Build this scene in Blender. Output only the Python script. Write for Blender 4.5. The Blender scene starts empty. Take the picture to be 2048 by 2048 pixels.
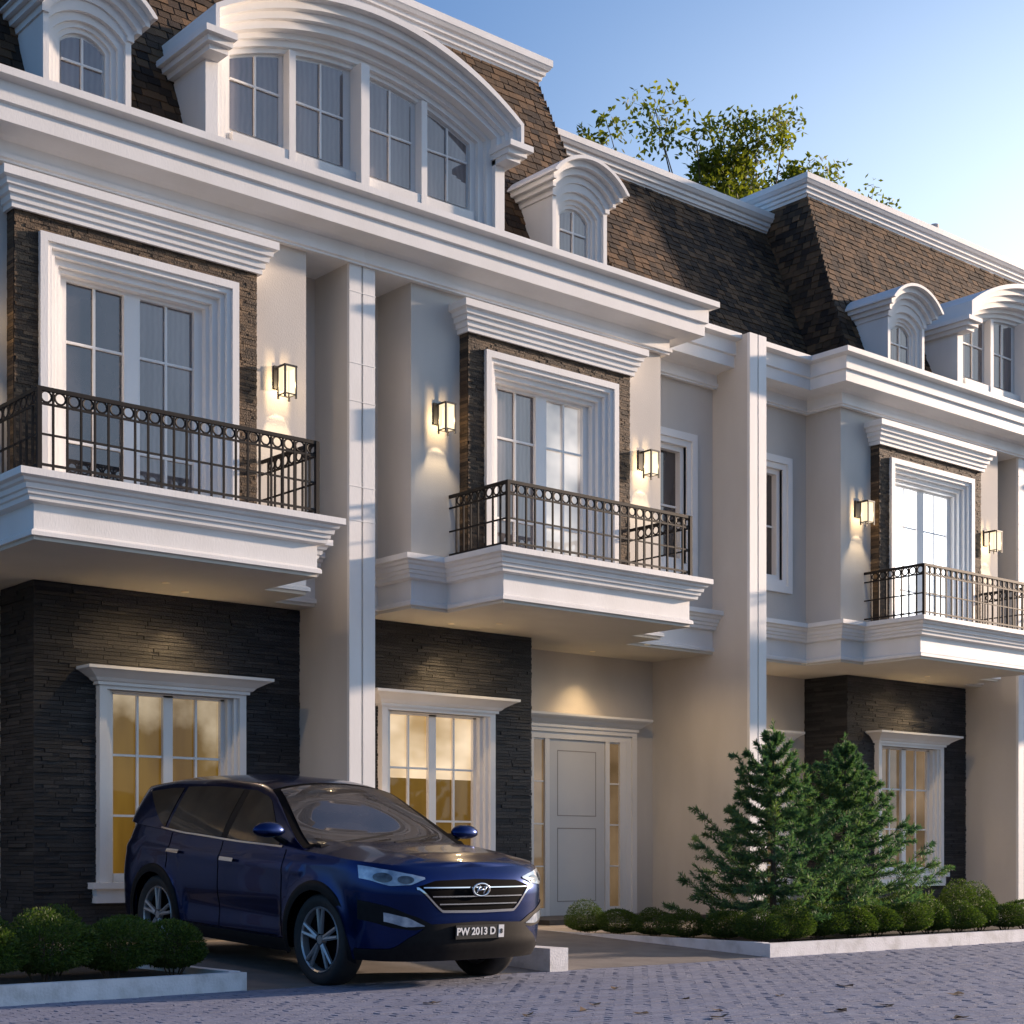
import bpy, bmesh, math, random
from mathutils import Vector, Matrix
from mathutils.geometry import tessellate_polygon
R = math.radians
rnd = random.Random(7)
sc = bpy.context.scene
col = sc.collection

# ------------------------------------------------------------------ camera, sky, sun, exposure
TH = R(49.4437); FPX = 3204.63; V0 = 1710.34; EYE = 1.05
cd = bpy.data.cameras.new('camera'); cam = bpy.data.objects.new('camera', cd); col.objects.link(cam)
cam.location = (0, 0, EYE); cam.rotation_euler = (R(90), 0, TH - R(90))
cd.sensor_width = 36; cd.lens = 36 * FPX / 2048; cd.shift_y = (V0 - 1024) / 2048
cd.clip_start = .1; cd.clip_end = 3000
sc.camera = cam

SUN = Vector((5.0, -1.0, 1.15)).normalized()
EL = math.asin(SUN.z); AZ = math.atan2(SUN.x, SUN.y)
w = bpy.data.worlds.new("World"); sc.world = w; w.use_nodes = True
nt = w.node_tree; nt.nodes.clear()
sky = nt.nodes.new('ShaderNodeTexSky'); sky.sky_type = 'NISHITA'; sky.sun_disc = False
sky.sun_elevation = EL; sky.sun_rotation = AZ
sky.air_density = 1.0; sky.dust_density = 3.4; sky.ozone_density = 5.0
bg = nt.nodes.new('ShaderNodeBackground'); bg.inputs[1].default_value = .078
wo = nt.nodes.new('ShaderNodeOutputWorld')
def wn(t, **kw):
    n = nt.nodes.new(t)
    for k, v in kw.items(): setattr(n, k, v)
    return n
# pale haze that grows towards the sun, as the sky in view does
tcw = wn('ShaderNodeTexCoord'); dt = wn('ShaderNodeVectorMath', operation='DOT_PRODUCT'); dt.inputs[1].default_value = SUN
nt.links.new(tcw.outputs['Generated'], dt.inputs[0])
mr = wn('ShaderNodeMapRange', clamp=True); mr.inputs[1].default_value = .45; mr.inputs[2].default_value = .85
nt.links.new(dt.outputs['Value'], mr.inputs[0])
pw = wn('ShaderNodeMath', operation='POWER'); pw.inputs[1].default_value = 1.3; nt.links.new(mr.outputs[0], pw.inputs[0])
sxyz = wn('ShaderNodeSeparateXYZ'); nt.links.new(tcw.outputs['Generated'], sxyz.inputs[0])
elv = wn('ShaderNodeMapRange', clamp=True); elv.inputs[1].default_value = .52; elv.inputs[2].default_value = .31
nt.links.new(sxyz.outputs[2], elv.inputs[0])
sc9 = wn('ShaderNodeMath', operation='MULTIPLY'); nt.links.new(elv.outputs[0], sc9.inputs[1]); nt.links.new(pw.outputs[0], sc9.inputs[0])
hz = wn('ShaderNodeMix', data_type='RGBA'); hz.inputs[7].default_value = (5.6, 6.4, 7.0, 1)
nt.links.new(sc9.outputs[0], hz.inputs[0]); nt.links.new(sky.outputs[0], hz.inputs[6])
nt.links.new(hz.outputs[2], bg.inputs[0]); nt.links.new(bg.outputs[0], wo.inputs[0])
sd = bpy.data.lights.new('sun', 'SUN'); sd.energy = 2.7; sd.angle = R(2.0); sd.color = (1, .75, .56)
so = bpy.data.objects.new('sun', sd); col.objects.link(so)
so.rotation_euler = (-SUN).to_track_quat('-Z', 'Y').to_euler()
so.location = (30, 0, 20)
vs = sc.view_settings
sc.display_settings.display_device = 'sRGB'
vs.view_transform = 'Standard'; vs.look = 'None'; vs.gamma = 1; vs.use_curve_mapping = False
vs.exposure = 1.68
WARM = (1, .68, .34)

# ------------------------------------------------------------------ helpers
def uvpx(x, y, z):
    c, s = math.cos(TH), math.sin(TH); d = c * x + s * y
    if d < .1: return (-9999, -9999, d)
    return 1024 + FPX * (s * x - c * y) / d, V0 - FPX * (z - EYE) / d, d
def inframe(p, m=30):
    u, v, d = uvpx(*p); return -m < u < 2048 + m and -m < v < 2048 + m

ORG = {}          # world origin of every thing (and of its parts)
def tag(o, label, cat, group=None):
    o['label'] = label; o['category'] = cat
    if group: o['group'] = group
    return o
def thing(name, label, cat, loc, group=None):
    o = bpy.data.objects.new(name, None); col.objects.link(o); o.location = loc
    o.empty_display_size = .2; ORG[o] = Vector(loc)
    return tag(o, label, cat, group)

class MB:
    def __init__(s, T=None, flip=False):
        s.v = []; s.f = []; s.m = []; s.T = T; s.flip = flip
    def add(s, vs_, fs, m=0):
        b = len(s.v); T = s.T
        s.v += [T(*p) if T else tuple(p) for p in vs_]
        for f in fs:
            s.f.append(tuple(b + i for i in (reversed(f) if s.flip else f))); s.m.append(m)
    def box(s, x0, x1, y0, y1, z0, z1, m=0):
        s.add([(x0,y0,z0),(x1,y0,z0),(x1,y1,z0),(x0,y1,z0),(x0,y0,z1),(x1,y0,z1),(x1,y1,z1),(x0,y1,z1)],
              [(0,3,2,1),(4,5,6,7),(0,1,5,4),(1,2,6,5),(2,3,7,6),(3,0,4,7)], m)
    def quad(s, *p, m=0): s.add(p, [tuple(range(len(p)))], m)
    def ring(s, x0, x1, z0, z1, t, yf, yb, m=0, bottom=True):
        s.box(x0, x0+t, yf, yb, z0, z1, m); s.box(x1-t, x1, yf, yb, z0, z1, m)
        s.box(x0+t, x1-t, yf, yb, z1-t, z1, m)
        if bottom: s.box(x0+t, x1-t, yf, yb, z0, z0+t, m)
    def poly(s, pts, z0, z1, m=0):
        n = len(pts); tri = tessellate_polygon([[Vector((p[0], p[1], 0)) for p in pts]])
        V = [(p[0], p[1], z0) for p in pts] + [(p[0], p[1], z1) for p in pts]
        F = []
        for a, b, c_ in tri:
            A, B, Cc = (Vector(pts[i]).to_2d() for i in (a, b, c_))
            if (B-A).cross(Cc-A) < 0: b, c_ = c_, b
            F += [(n+a, n+b, n+c_), (a, c_, b)]
        area = sum(pts[i][0]*pts[(i+1)%n][1] - pts[(i+1)%n][0]*pts[i][1] for i in range(n))
        for i in range(n):
            j = (i+1) % n
            F.append((i, j, n+j, n+i) if area > 0 else (j, i, n+i, n+j))
        s.add(V, F, m)
    def sweep(s, path, prof, m=0, cap=True):
        N = len(path); nrm = []
        for i in range(N-1):
            d = (Vector(path[i+1]) - Vector(path[i])).normalized(); nrm.append(Vector((d.y, -d.x)))
        mit = []
        for i in range(N):
            if i == 0: mit.append(nrm[0])
            elif i == N-1: mit.append(nrm[-1])
            else: mit.append((nrm[i-1] + nrm[i]) / (1 + nrm[i-1].dot(nrm[i])))
        k = len(prof); V = []
        for i in range(N):
            for o, z in prof: V.append((path[i][0] + mit[i].x*o, path[i][1] + mit[i].y*o, z))
        F = [(i*k+j, (i+1)*k+j, (i+1)*k+j+1, i*k+j+1) for i in range(N-1) for j in range(k-1)]
        if cap: F += [tuple(range(k-1, -1, -1)), tuple((N-1)*k + j for j in range(k))]
        s.add(V, F, m)
    def tube(s, a, b, r0, r1=None, n=8, m=0, caps=True):
        a, b = Vector(a), Vector(b); r1 = r0 if r1 is None else r1
        d = (b-a).normalized(); p = d.orthogonal().normalized(); q = d.cross(p)
        V = []
        for c_, r in ((a, r0), (b, r1)):
            for i in range(n):
                t = 2*math.pi*i/n; V.append(tuple(c_ + p*math.cos(t)*r + q*math.sin(t)*r))
        F = [(i, (i+1) % n, n+(i+1) % n, n+i) for i in range(n)]
        if caps: F += [tuple(range(n-1, -1, -1)), tuple(range(n, 2*n))]
        s.add(V, F, m)
    def lathe(s, prof, M=None, n=32, m=0, close=False):
        """prof (r, h): turned about the local X axis, then M."""
        V = []; k = len(prof)
        for i in range(n):
            t = 2*math.pi*i/n
            for r, h in prof:
                p = Vector((h, r*math.cos(t), r*math.sin(t))); V.append(tuple(M @ p if M else p))
        F = []
        for i in range(n):
            j = (i+1) % n
            for a in range(k if close else k-1):
                b = (a+1) % k; F.append((i*k+a, i*k+b, j*k+b, j*k+a))
        s.add(V, F, m)
    def mesh(s, name, mats, org=None, smooth=False):
        me = bpy.data.meshes.new(name)
        V = s.v if org is None else [(p[0]-org[0], p[1]-org[1], p[2]-org[2]) for p in s.v]
        me.from_pydata(V, [], s.f)
        for mt in (mats if isinstance(mats, (list, tuple)) else [mats]): me.materials.append(mt)
        if any(s.m): me.polygons.foreach_set('material_index', s.m)
        if smooth: me.polygons.foreach_set('use_smooth', [True]*len(me.polygons))
        me.update(); return me
    def build(s, name, mats, parent=None, smooth=False, stuff=False, world=True):
        org = ORG.get(parent) if (parent is not None and world) else None
        o = bpy.data.objects.new(name, s.mesh(name, mats, org, smooth)); col.objects.link(o)
        if parent is not None: o.parent = parent; ORG[o] = ORG.get(parent, Vector())
        if stuff: o['kind'] = 'stuff'
        return o
def inst(name, me, parent, loc, rot=(0,0,0), scl=(1,1,1)):
    o = bpy.data.objects.new(name, me); col.objects.link(o); o.parent = parent
    o.location = Vector(loc) - ORG.get(parent, Vector()); o.rotation_euler = rot; o.scale = scl
    return o
def struct(o): o['kind'] = 'structure'; return o
def light(name, kind, loc, energy, color=WARM, parent=None, **kw):
    d = bpy.data.lights.new(name, kind); d.energy = energy; d.color = color
    for k, v in kw.items(): setattr(d, k, v)
    o = bpy.data.objects.new(name, d); col.objects.link(o); o.location = loc
    if parent is not None: o.parent = parent; o.location = Vector(loc) - ORG[parent]
    return o

# ------------------------------------------------------------------ materials
def mat(name, c1, c2=None, rough=.6, scale=6, bump=0., bscale=40, metal=0., coat=0., spec=.5, island=0., detail=4,
        emis=None, estr=0., stretch=(1,1,1), c3=None):
    m = bpy.data.materials.new(name); m.use_nodes = True; t = m.node_tree; N = t.nodes; L = t.links
    b = N['Principled BSDF']; b.inputs['Roughness'].default_value = rough
    b.inputs['Metallic'].default_value = metal; b.inputs['Coat Weight'].default_value = coat
    b.inputs['Coat Roughness'].default_value = .03; b.inputs['Specular IOR Level'].default_value = spec
    tc = N.new('ShaderNodeTexCoord'); mp = N.new('ShaderNodeMapping'); mp.inputs['Scale'].default_value = stretch
    L.new(tc.outputs['Object'], mp.inputs[0])
    c2 = c2 or c1
    nz = N.new('ShaderNodeTexNoise'); nz.inputs['Scale'].default_value = scale; nz.inputs['Detail'].default_value = detail
    L.new(mp.outputs[0], nz.inputs['Vector'])
    rp = N.new('ShaderNodeValToRGB'); rp.color_ramp.elements[0].position = .3; rp.color_ramp.elements[1].position = .7
    rp.color_ramp.elements[0].color = (*c1, 1); rp.color_ramp.elements[1].color = (*c2, 1)
    if c3:
        e = rp.color_ramp.elements.new(.5); e.color = (*c3, 1)
    fac = nz.outputs['Fac']
    if island:
        g = N.new('ShaderNodeNewGeometry'); oi = N.new('ShaderNodeObjectInfo')
        ad = N.new('ShaderNodeMath'); ad.operation = 'ADD'; L.new(g.outputs['Random Per Island'], ad.inputs[0]); L.new(oi.outputs['Random'], ad.inputs[1])
        fr = N.new('ShaderNodeMath'); fr.operation = 'FRACT'; L.new(ad.outputs[0], fr.inputs[0])
        mx = N.new('ShaderNodeMix'); mx.inputs[0].default_value = island
        L.new(nz.outputs['Fac'], mx.inputs[2]); L.new(fr.outputs[0], mx.inputs[3]); fac = mx.outputs[0]
        rp.color_ramp.elements[0].position = .15; rp.color_ramp.elements[-1].position = .85
    L.new(fac, rp.inputs[0]); L.new(rp.outputs[0], b.inputs['Base Color'])
    if bump:
        n2 = N.new('ShaderNodeTexNoise'); n2.inputs['Scale'].default_value = bscale; n2.inputs['Detail'].default_value = 5
        L.new(mp.outputs[0], n2.inputs['Vector'])
        bp = N.new('ShaderNodeBump'); bp.inputs['Strength'].default_value = bump; bp.inputs['Distance'].default_value = .02
        L.new(n2.outputs['Fac'], bp.inputs['Height']); L.new(bp.outputs[0], b.inputs['Normal'])
    if emis:
        b.inputs['Emission Color'].default_value = (*emis, 1); b.inputs['Emission Strength'].default_value = estr
    return m
M = {}
M['white'] = mat('white_trim_paint', (.76,.745,.72), (.84,.83,.815), .5, 2.2, .08, 60, stretch=(1,1,.35), detail=7)
M['wall'] = mat('beige_wall_paint', (.55,.51,.46), (.65,.61,.56), .75, 1.3, .15, 120, stretch=(1,1,.4), detail=7)
M['soffit'] = mat('soffit_paint', (.60,.57,.50), (.64,.61,.54), .7, 2)
M['slate'] = mat('dark_ledge_stone', (.009,.010,.013), (.044,.043,.045), .6, 9, .6, 45, island=.6, c3=(.021,.022,.026), stretch=(1,1,3))
M['slate_back'] = mat('dark_joint', (.008,.008,.009), (.014,.014,.014), .9, 9)
M['veneer'] = mat('brown_stone_veneer', (.030,.019,.011), (.15,.098,.055), .75, 30, .5, 60, island=.7, c3=(.075,.047,.026))
M['shingle'] = mat('brown_roof_shingle', (.020,.011,.006), (.16,.088,.040), .85, 14, .4, 60, island=.7, c3=(.070,.040,.019))
M['roof_back'] = mat('roof_underlay', (.02,.016,.013), (.03,.024,.02), .9, 10)
M['iron'] = mat('black_iron', (.010,.010,.012), (.018,.017,.018), .45, 20, spec=.4)
M['rail'] = mat('railing_iron', (.006,.005,.005), (.012,.009,.009), .55, 20, spec=.2)
M['paver'] = mat('grey_paver', (.12,.137,.20), (.20,.22,.295), .75, 1.5, .4, 60, island=.4, c3=(.155,.172,.245))
M['joint'] = mat('paver_joint', (.075,.08,.10), (.10,.105,.125), .9, 30)
M['ground'] = mat('ground_earth', (.10,.095,.085), (.14,.13,.115), .9, 2)
M['drive'] = mat('driveway_concrete', (.14,.125,.115), (.20,.18,.165), .8, 3, .3, 70)
M['floor'] = mat('carport_tile', (.40,.34,.27), (.46,.39,.31), .35, 2)
M['kerb'] = mat('white_kerb_paint', (.50,.49,.48), (.74,.73,.74), .65, 5, .25, 50, detail=8, c3=(.69,.68,.69))
M['soil'] = mat('planter_soil', (.02,.016,.012), (.045,.035,.025), .95, 12, .6, 30)
M['step'] = mat('dark_step_stone', (.05,.042,.036), (.075,.062,.052), .5, 6)
M['door'] = mat('pale_door_paint', (.60,.60,.60), (.64,.64,.63), .45, 2)
M['doorline'] = mat('door_groove', (.30,.28,.26), (.32,.30,.28), .7, 3)
M['bark'] = mat('bark', (.05,.035,.025), (.10,.075,.05), .9, 8, .5, 30, stretch=(1,1,.3))
M['needle'] = mat('conifer_needles', (.042,.105,.060), (.22,.26,.05), .6, 1.3, island=.25, c3=(.075,.155,.075), spec=.3)
M['shrub'] = mat('shrub_leaves', (.024,.050,.012), (.10,.135,.022), .6, 4, island=.5, c3=(.052,.088,.017), spec=.3)
M['leaf'] = mat('tree_leaves', (.06,.075,.010), (.20,.20,.025), .55, .8, island=.55, c3=(.11,.13,.02), spec=.3)
M['dryleaf'] = mat('dry_leaf', (.05,.03,.015), (.14,.08,.03), .7, 20, island=.5)
M['chimney'] = mat('chimney_render', (.62,.52,.46), (.68,.58,.52), .8, 5)

def glass_mat(name, base, c2, emis=None, e2=None, estr=0., refl=.3, rough=.02, scale=(2.2,2.2,.5), wave=.04, fk=.28, cloud_refl=None, streaks=0):
    """window glass over a lit room or a curtain-like tone painted for reflected sky: diffuse room tone, faint glow, mirror coat"""
    m = bpy.data.materials.new(name); m.use_nodes = True; t = m.node_tree; N = t.nodes; L = t.links
    b = N['Principled BSDF']; out = N['Material Output']
    tc = N.new('ShaderNodeTexCoord'); mp = N.new('ShaderNodeMapping'); mp.inputs['Scale'].default_value = scale
    L.new(tc.outputs['Object'], mp.inputs[0])
    nz = N.new('ShaderNodeTexNoise'); nz.inputs['Scale'].default_value = 1.6; nz.inputs['Detail'].default_value = 3; L.new(mp.outputs[0], nz.inputs['Vector'])
    rp = N.new('ShaderNodeValToRGB'); rp.color_ramp.elements[0].position = .35; rp.color_ramp.elements[1].position = .68
    rp.color_ramp.elements[0].color = (*base, 1); rp.color_ramp.elements[1].color = (*c2, 1)
    L.new(nz.outputs['Fac'], rp.inputs[0]); L.new(rp.outputs[0], b.inputs['Base Color'])
    b.inputs['Roughness'].default_value = .6; b.inputs['Specular IOR Level'].default_value = .2
    if emis:
        r2 = N.new('ShaderNodeValToRGB'); r2.color_ramp.elements[0].position = .3; r2.color_ramp.elements[1].position = .7
        r2.color_ramp.elements[0].color = (*emis, 1); r2.color_ramp.elements[1].color = (*(e2 or emis), 1)
        L.new(nz.outputs['Fac'], r2.inputs[0]); L.new(r2.outputs[0], b.inputs['Emission Color'])
        b.inputs['Emission Strength'].default_value = estr
    if streaks:
        wv = N.new('ShaderNodeTexWave'); wv.bands_direction = 'X'; wv.inputs['Scale'].default_value = 5; wv.inputs['Distortion'].default_value = 3; L.new(tc.outputs['Object'], wv.inputs['Vector'])
        mm = N.new('ShaderNodeMix'); mm.inputs[0].default_value = streaks; L.new(nz.outputs['Fac'], mm.inputs[2]); L.new(wv.outputs['Fac'], mm.inputs[3]); L.new(mm.outputs[0], rp.inputs[0])
        if emis: L.new(mm.outputs[0], r2.inputs[0])
    if cloud_refl and emis:  # pale cloud reflections painted into the glow, stronger towards the top
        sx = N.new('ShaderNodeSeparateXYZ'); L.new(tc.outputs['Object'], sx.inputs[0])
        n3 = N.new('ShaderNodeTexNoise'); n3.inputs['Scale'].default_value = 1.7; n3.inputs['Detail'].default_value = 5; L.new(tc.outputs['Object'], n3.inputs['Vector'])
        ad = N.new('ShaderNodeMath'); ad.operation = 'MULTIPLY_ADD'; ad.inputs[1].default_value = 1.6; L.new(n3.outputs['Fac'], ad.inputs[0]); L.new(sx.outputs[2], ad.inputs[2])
        mr_ = N.new('ShaderNodeMapRange'); mr_.inputs[1].default_value = cloud_refl[0]; mr_.inputs[2].default_value = cloud_refl[1]; L.new(ad.outputs[0], mr_.inputs[0])
        m4 = N.new('ShaderNodeMix'); m4.data_type = 'RGBA'; L.new(mr_.outputs[0], m4.inputs[0]); L.new(r2.outputs[0], m4.inputs[6]); m4.inputs[7].default_value = (*cloud_refl[2], 1)
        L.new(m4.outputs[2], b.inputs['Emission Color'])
    g = N.new('ShaderNodeBsdfGlossy'); g.inputs['Roughness'].default_value = rough; g.inputs['Color'].default_value = (.82,.80,.82,1)
    n2 = N.new('ShaderNodeTexNoise'); n2.inputs['Scale'].default_value = 1.3; L.new(tc.outputs['Object'], n2.inputs['Vector'])
    bp = N.new('ShaderNodeBump'); bp.inputs['Strength'].default_value = wave; bp.inputs['Distance'].default_value = .02
    L.new(n2.outputs['Fac'], bp.inputs['Height']); L.new(bp.outputs[0], g.inputs['Normal'])
    lw = N.new('ShaderNodeLayerWeight'); lw.inputs[0].default_value = .35
    ma = N.new('ShaderNodeMath'); ma.operation = 'MULTIPLY_ADD'; ma.inputs[1].default_value = fk; ma.inputs[2].default_value = refl
    L.new(lw.outputs['Fresnel'], ma.inputs[0])
    mx = N.new('ShaderNodeMixShader'); L.new(ma.outputs[0], mx.inputs[0]); L.new(b.outputs[0], mx.inputs[1]); L.new(g.outputs[0], mx.inputs[2])
    L.new(mx.outputs[0], out.inputs[0]); return m
M['g_day'] = glass_mat('grey_reflection_glass', (.075,.066,.07), (.17,.152,.155), refl=.13, streaks=.12)  # grey curtain-like tone painted in place of reflected clouds
M['g_dark'] = glass_mat('dark_room_glass', (.008,.007,.008), (.05,.045,.05), refl=.12, scale=(1.2,1.2,.8))
M['g_amber'] = glass_mat('lit_amber_glass', (.06,.035,.008), (.09,.055,.012), (.085,.040,.003), (.145,.078,.008), .30, refl=.03, fk=.12, cloud_refl=(3.1, 3.75, (.62,.50,.34)))  # upper part carries the painted cloud reflections
M['g_brown'] = glass_mat('dim_brown_glass', (.08,.055,.03), (.18,.13,.08), (.06,.035,.012), (.20,.13,.07), .35, refl=.06, scale=(.7,.7,.8))
M['g_cream'] = glass_mat('lit_cream_glass', (.30,.22,.12), (.5,.4,.3), (.18,.10,.02), (.62,.48,.32), .55, refl=.04, scale=(.6,.6,1.0), fk=.15)
M['g_soft'] = glass_mat('softly_lit_glass', (.25,.24,.25), (.5,.46,.42), (.02,.02,.02), (.55,.47,.40), .5, refl=.16, scale=(.7,.7,.9))
M['g_white'] = glass_mat('brightly_lit_glass', (.7,.7,.7), (.8,.8,.8), (.9,.95,1.0), (1,1,1), .95, refl=.1)
def lamp_glass():
    m = bpy.data.materials.new('lantern_glass'); m.use_nodes = True; t = m.node_tree; N = t.nodes; L = t.links
    N.remove(N['Principled BSDF']); e = N.new('ShaderNodeEmission'); e.inputs[0].default_value = (1,.80,.52,1); e.inputs[1].default_value = .62
    tr = N.new('ShaderNodeBsdfTransparent'); mx = N.new('ShaderNodeMixShader'); mx.inputs[0].default_value = .6
    L.new(tr.outputs[0], mx.inputs[1]); L.new(e.outputs[0], mx.inputs[2]); L.new(mx.outputs[0], N['Material Output'].inputs[0]); return m
M['lantern'] = lamp_glass()
M['lit'] = mat('downlight_lens', (.9,.8,.6), None, .5, emis=(1,.75,.4), estr=.02)

def translucent(m, f, tint):
    t = m.node_tree; N = t.nodes; L = t.links; b = N['Principled BSDF']; o = N['Material Output']
    tr = N.new('ShaderNodeBsdfTranslucent'); src = b.inputs['Base Color'].links[0].from_socket
    mu = N.new('ShaderNodeMix'); mu.data_type = 'RGBA'; mu.blend_type = 'MULTIPLY'; mu.inputs[0].default_value = 1
    L.new(src, mu.inputs[6]); mu.inputs[7].default_value = (*tint, 1); L.new(mu.outputs[2], tr.inputs[0])
    mx = N.new('ShaderNodeMixShader'); mx.inputs[0].default_value = f; L.new(b.outputs[0], mx.inputs[1]); L.new(tr.outputs[0], mx.inputs[2]); L.new(mx.outputs[0], o.inputs[0])
translucent(M['leaf'], .5, (1.6,1.7,.7)); translucent(M['shrub'], .35, (1.4,1.6,.8)); translucent(M['needle'], .3, (1.4,1.6,.9))
UNIT = MB(); UNIT.box(-.5, .5, -.5, .5, -.5, .5)
def unit(mt, name): return UNIT.mesh(name, mt)
STONE = unit(M['slate'], 'stone'); SHING = None

# ------------------------------------------------------------------ ground, road, driveways, planters
g = MB(); g.quad((-400,-400,-.06),(400,-400,-.06),(400,400,-.06),(-400,400,-.06)); struct(g.build('ground', M['ground']))
road = MB(); road.quad((-80,-30,-.004),(120,-30,-.004),(120,10.72,-.004),(-80,10.72,-.004))
road = struct(road.build('road', M['joint'])); ORG[road] = Vector()
PL, PW = .18, .09
PAVER = MB(); PAVER.add([(-.5,-.5,-.5),(.5,-.5,-.5),(.5,.5,-.5),(-.5,.5,-.5),(-.48,-.46,.5),(.48,-.46,.5),(.48,.46,.5),(-.48,.46,.5)],
    [(4,5,6,7),(0,1,5,4),(1,2,6,5),(2,3,7,6),(3,0,4,7)])
pm = PAVER.mesh('paver', M['paver'])
pv = []
y = 10.715 - PW/2; r_ = 0
while y > 4.0:
    x = 1.5 + (PL/2 if r_ % 2 else 0)
    while x < 26:
        if inframe((x, y, 0), 60):
            pv.append((uvpx(x, y, 0)[2], x, y))
        x += PL
    y -= PW; r_ += 1
pv.sort()
st = MB()
for i, (d, x, y) in enumerate(pv):
    dz = rnd.uniform(-.002, .003); rz = rnd.uniform(-.02, .02)
    if i < 300: inst('paver', pm, road, (x, y, -.009+dz), (rnd.uniform(-.012,.012), rnd.uniform(-.012,.012), rz), (PL-.006, PW-.006, .03))
    else:
        a, b = (PL-.006)/2, (PW-.006)/2; z1 = .006+dz; tx, ty = rnd.uniform(-.0015,.0015), rnd.uniform(-.0015,.0015)
        st.add([(x-a,y-b,-.02),(x+a,y-b,-.02),(x+a,y+b,-.02),(x-a,y+b,-.02),(x-a*.97,y-b*.93,z1+tx),(x+a*.97,y-b*.93,z1-tx),(x+a*.97,y+b*.93,z1-tx+ty),(x-a*.97,y+b*.93,z1+ty)],
               [(4,5,6,7),(0,1,5,4),(1,2,6,5),(2,3,7,6),(3,0,4,7)])
st.build('paver_field', M['paver'], road, stuff=True)

X1, W = 10.052, 6.496; X2 = X1 + W; X3 = X2 + W; X0 = X1 - W
def ramp(x0, x1, yb=14.3, zt=.17):
    m = MB(); m.add([(x0,10.72,-.05),(x1,10.72,-.05),(x1,yb,-.05),(x0,yb,-.05),(x0,10.72,.008),(x1,10.72,.008),(x1,yb,zt),(x0,yb,zt)],
        [(0,3,2,1),(4,5,6,7),(0,1,5,4),(1,2,6,5),(2,3,7,6),(3,0,4,7)])
    return struct(m.build('driveway', M['drive']))
ramp(6.47, 9.56); ramp(9.80, 12.62); ramp(20.45, 23.0)
for xa, xb in ((X0, X1), (X1, X2), (X2, X3), (X3, X3+W)):
    m = MB(); m.box(xa+.002, xb-.002, 14.302, 16.05, -.05, .172); struct(m.build('carport_floor', M['floor']))

def planter(x0, x1, label, yb=14.25):
    t = thing('planter_kerb', label, 'kerb', (x0, 10.7, 0), 'white kerbs round the planters')
    e = .10; zt = .148
    m = MB(); m.box(x0, x1, 10.70, 10.70+e, -.05, zt); m.build('front_kerb', M['kerb'], t)
    m = MB(); m.box(x0, x0+e, 10.70+e, yb, -.05, zt+.005); m.box(x1-e, x1, 10.70+e, yb, -.05, zt+.005); m.build('side_kerb', M['kerb'], t)
    m = MB(); m.box(x0+e, x1-e, 10.70+e, yb, -.05, .10); m.build('soil', M['soil'], t)
    return t
planter(.60, 6.47, 'white painted kerb round the shrubs left of the car')
planter(12.62, 20.44, 'white painted kerb round the two conifers and the shrub row')
t = thing('divider_kerb', 'short white kerb block by the front wheel of the blue car', 'kerb', (9.68, 10.66, 0))
m = MB(); m.box(9.57, 9.79, 10.66, 14.25, -.05, .215); m.build('kerb_block', M['kerb'], t)

# ------------------------------------------------------------------ townhouses (s runs outward from the pavilion centre line, y back, z up)
FW = .165; YB, YR, YF = 14.284, 14.912, 14.14
def arc(a, r, zs, n=28):
    Rr = (a*a + r*r) / (2*r); ph = math.asin(min(1, a/Rr)) if r < a else math.pi/2
    return [(Rr*math.sin(-ph + 2*ph*i/n), zs + r - Rr + Rr*math.cos(-ph + 2*ph*i/n)) for i in range(n+1)]
def arcz(a, r, zs, s):
    Rr = (a*a + r*r) / (2*r); return zs + r - Rr + math.sqrt(max(0, Rr*Rr - s*s))
SHB = MB(); SHB.add([(-.5,0,0),(.5,0,0),(.5,1,0),(-.5,1,0),(-.49,0,1),(.49,0,1),(.49,1,.25),(-.49,1,.25)],
    [(4,5,6,7),(0,1,5,4),(1,2,6,5),(3,0,4,7)])
SHME = SHB.mesh('shingle', M['shingle'])

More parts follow.
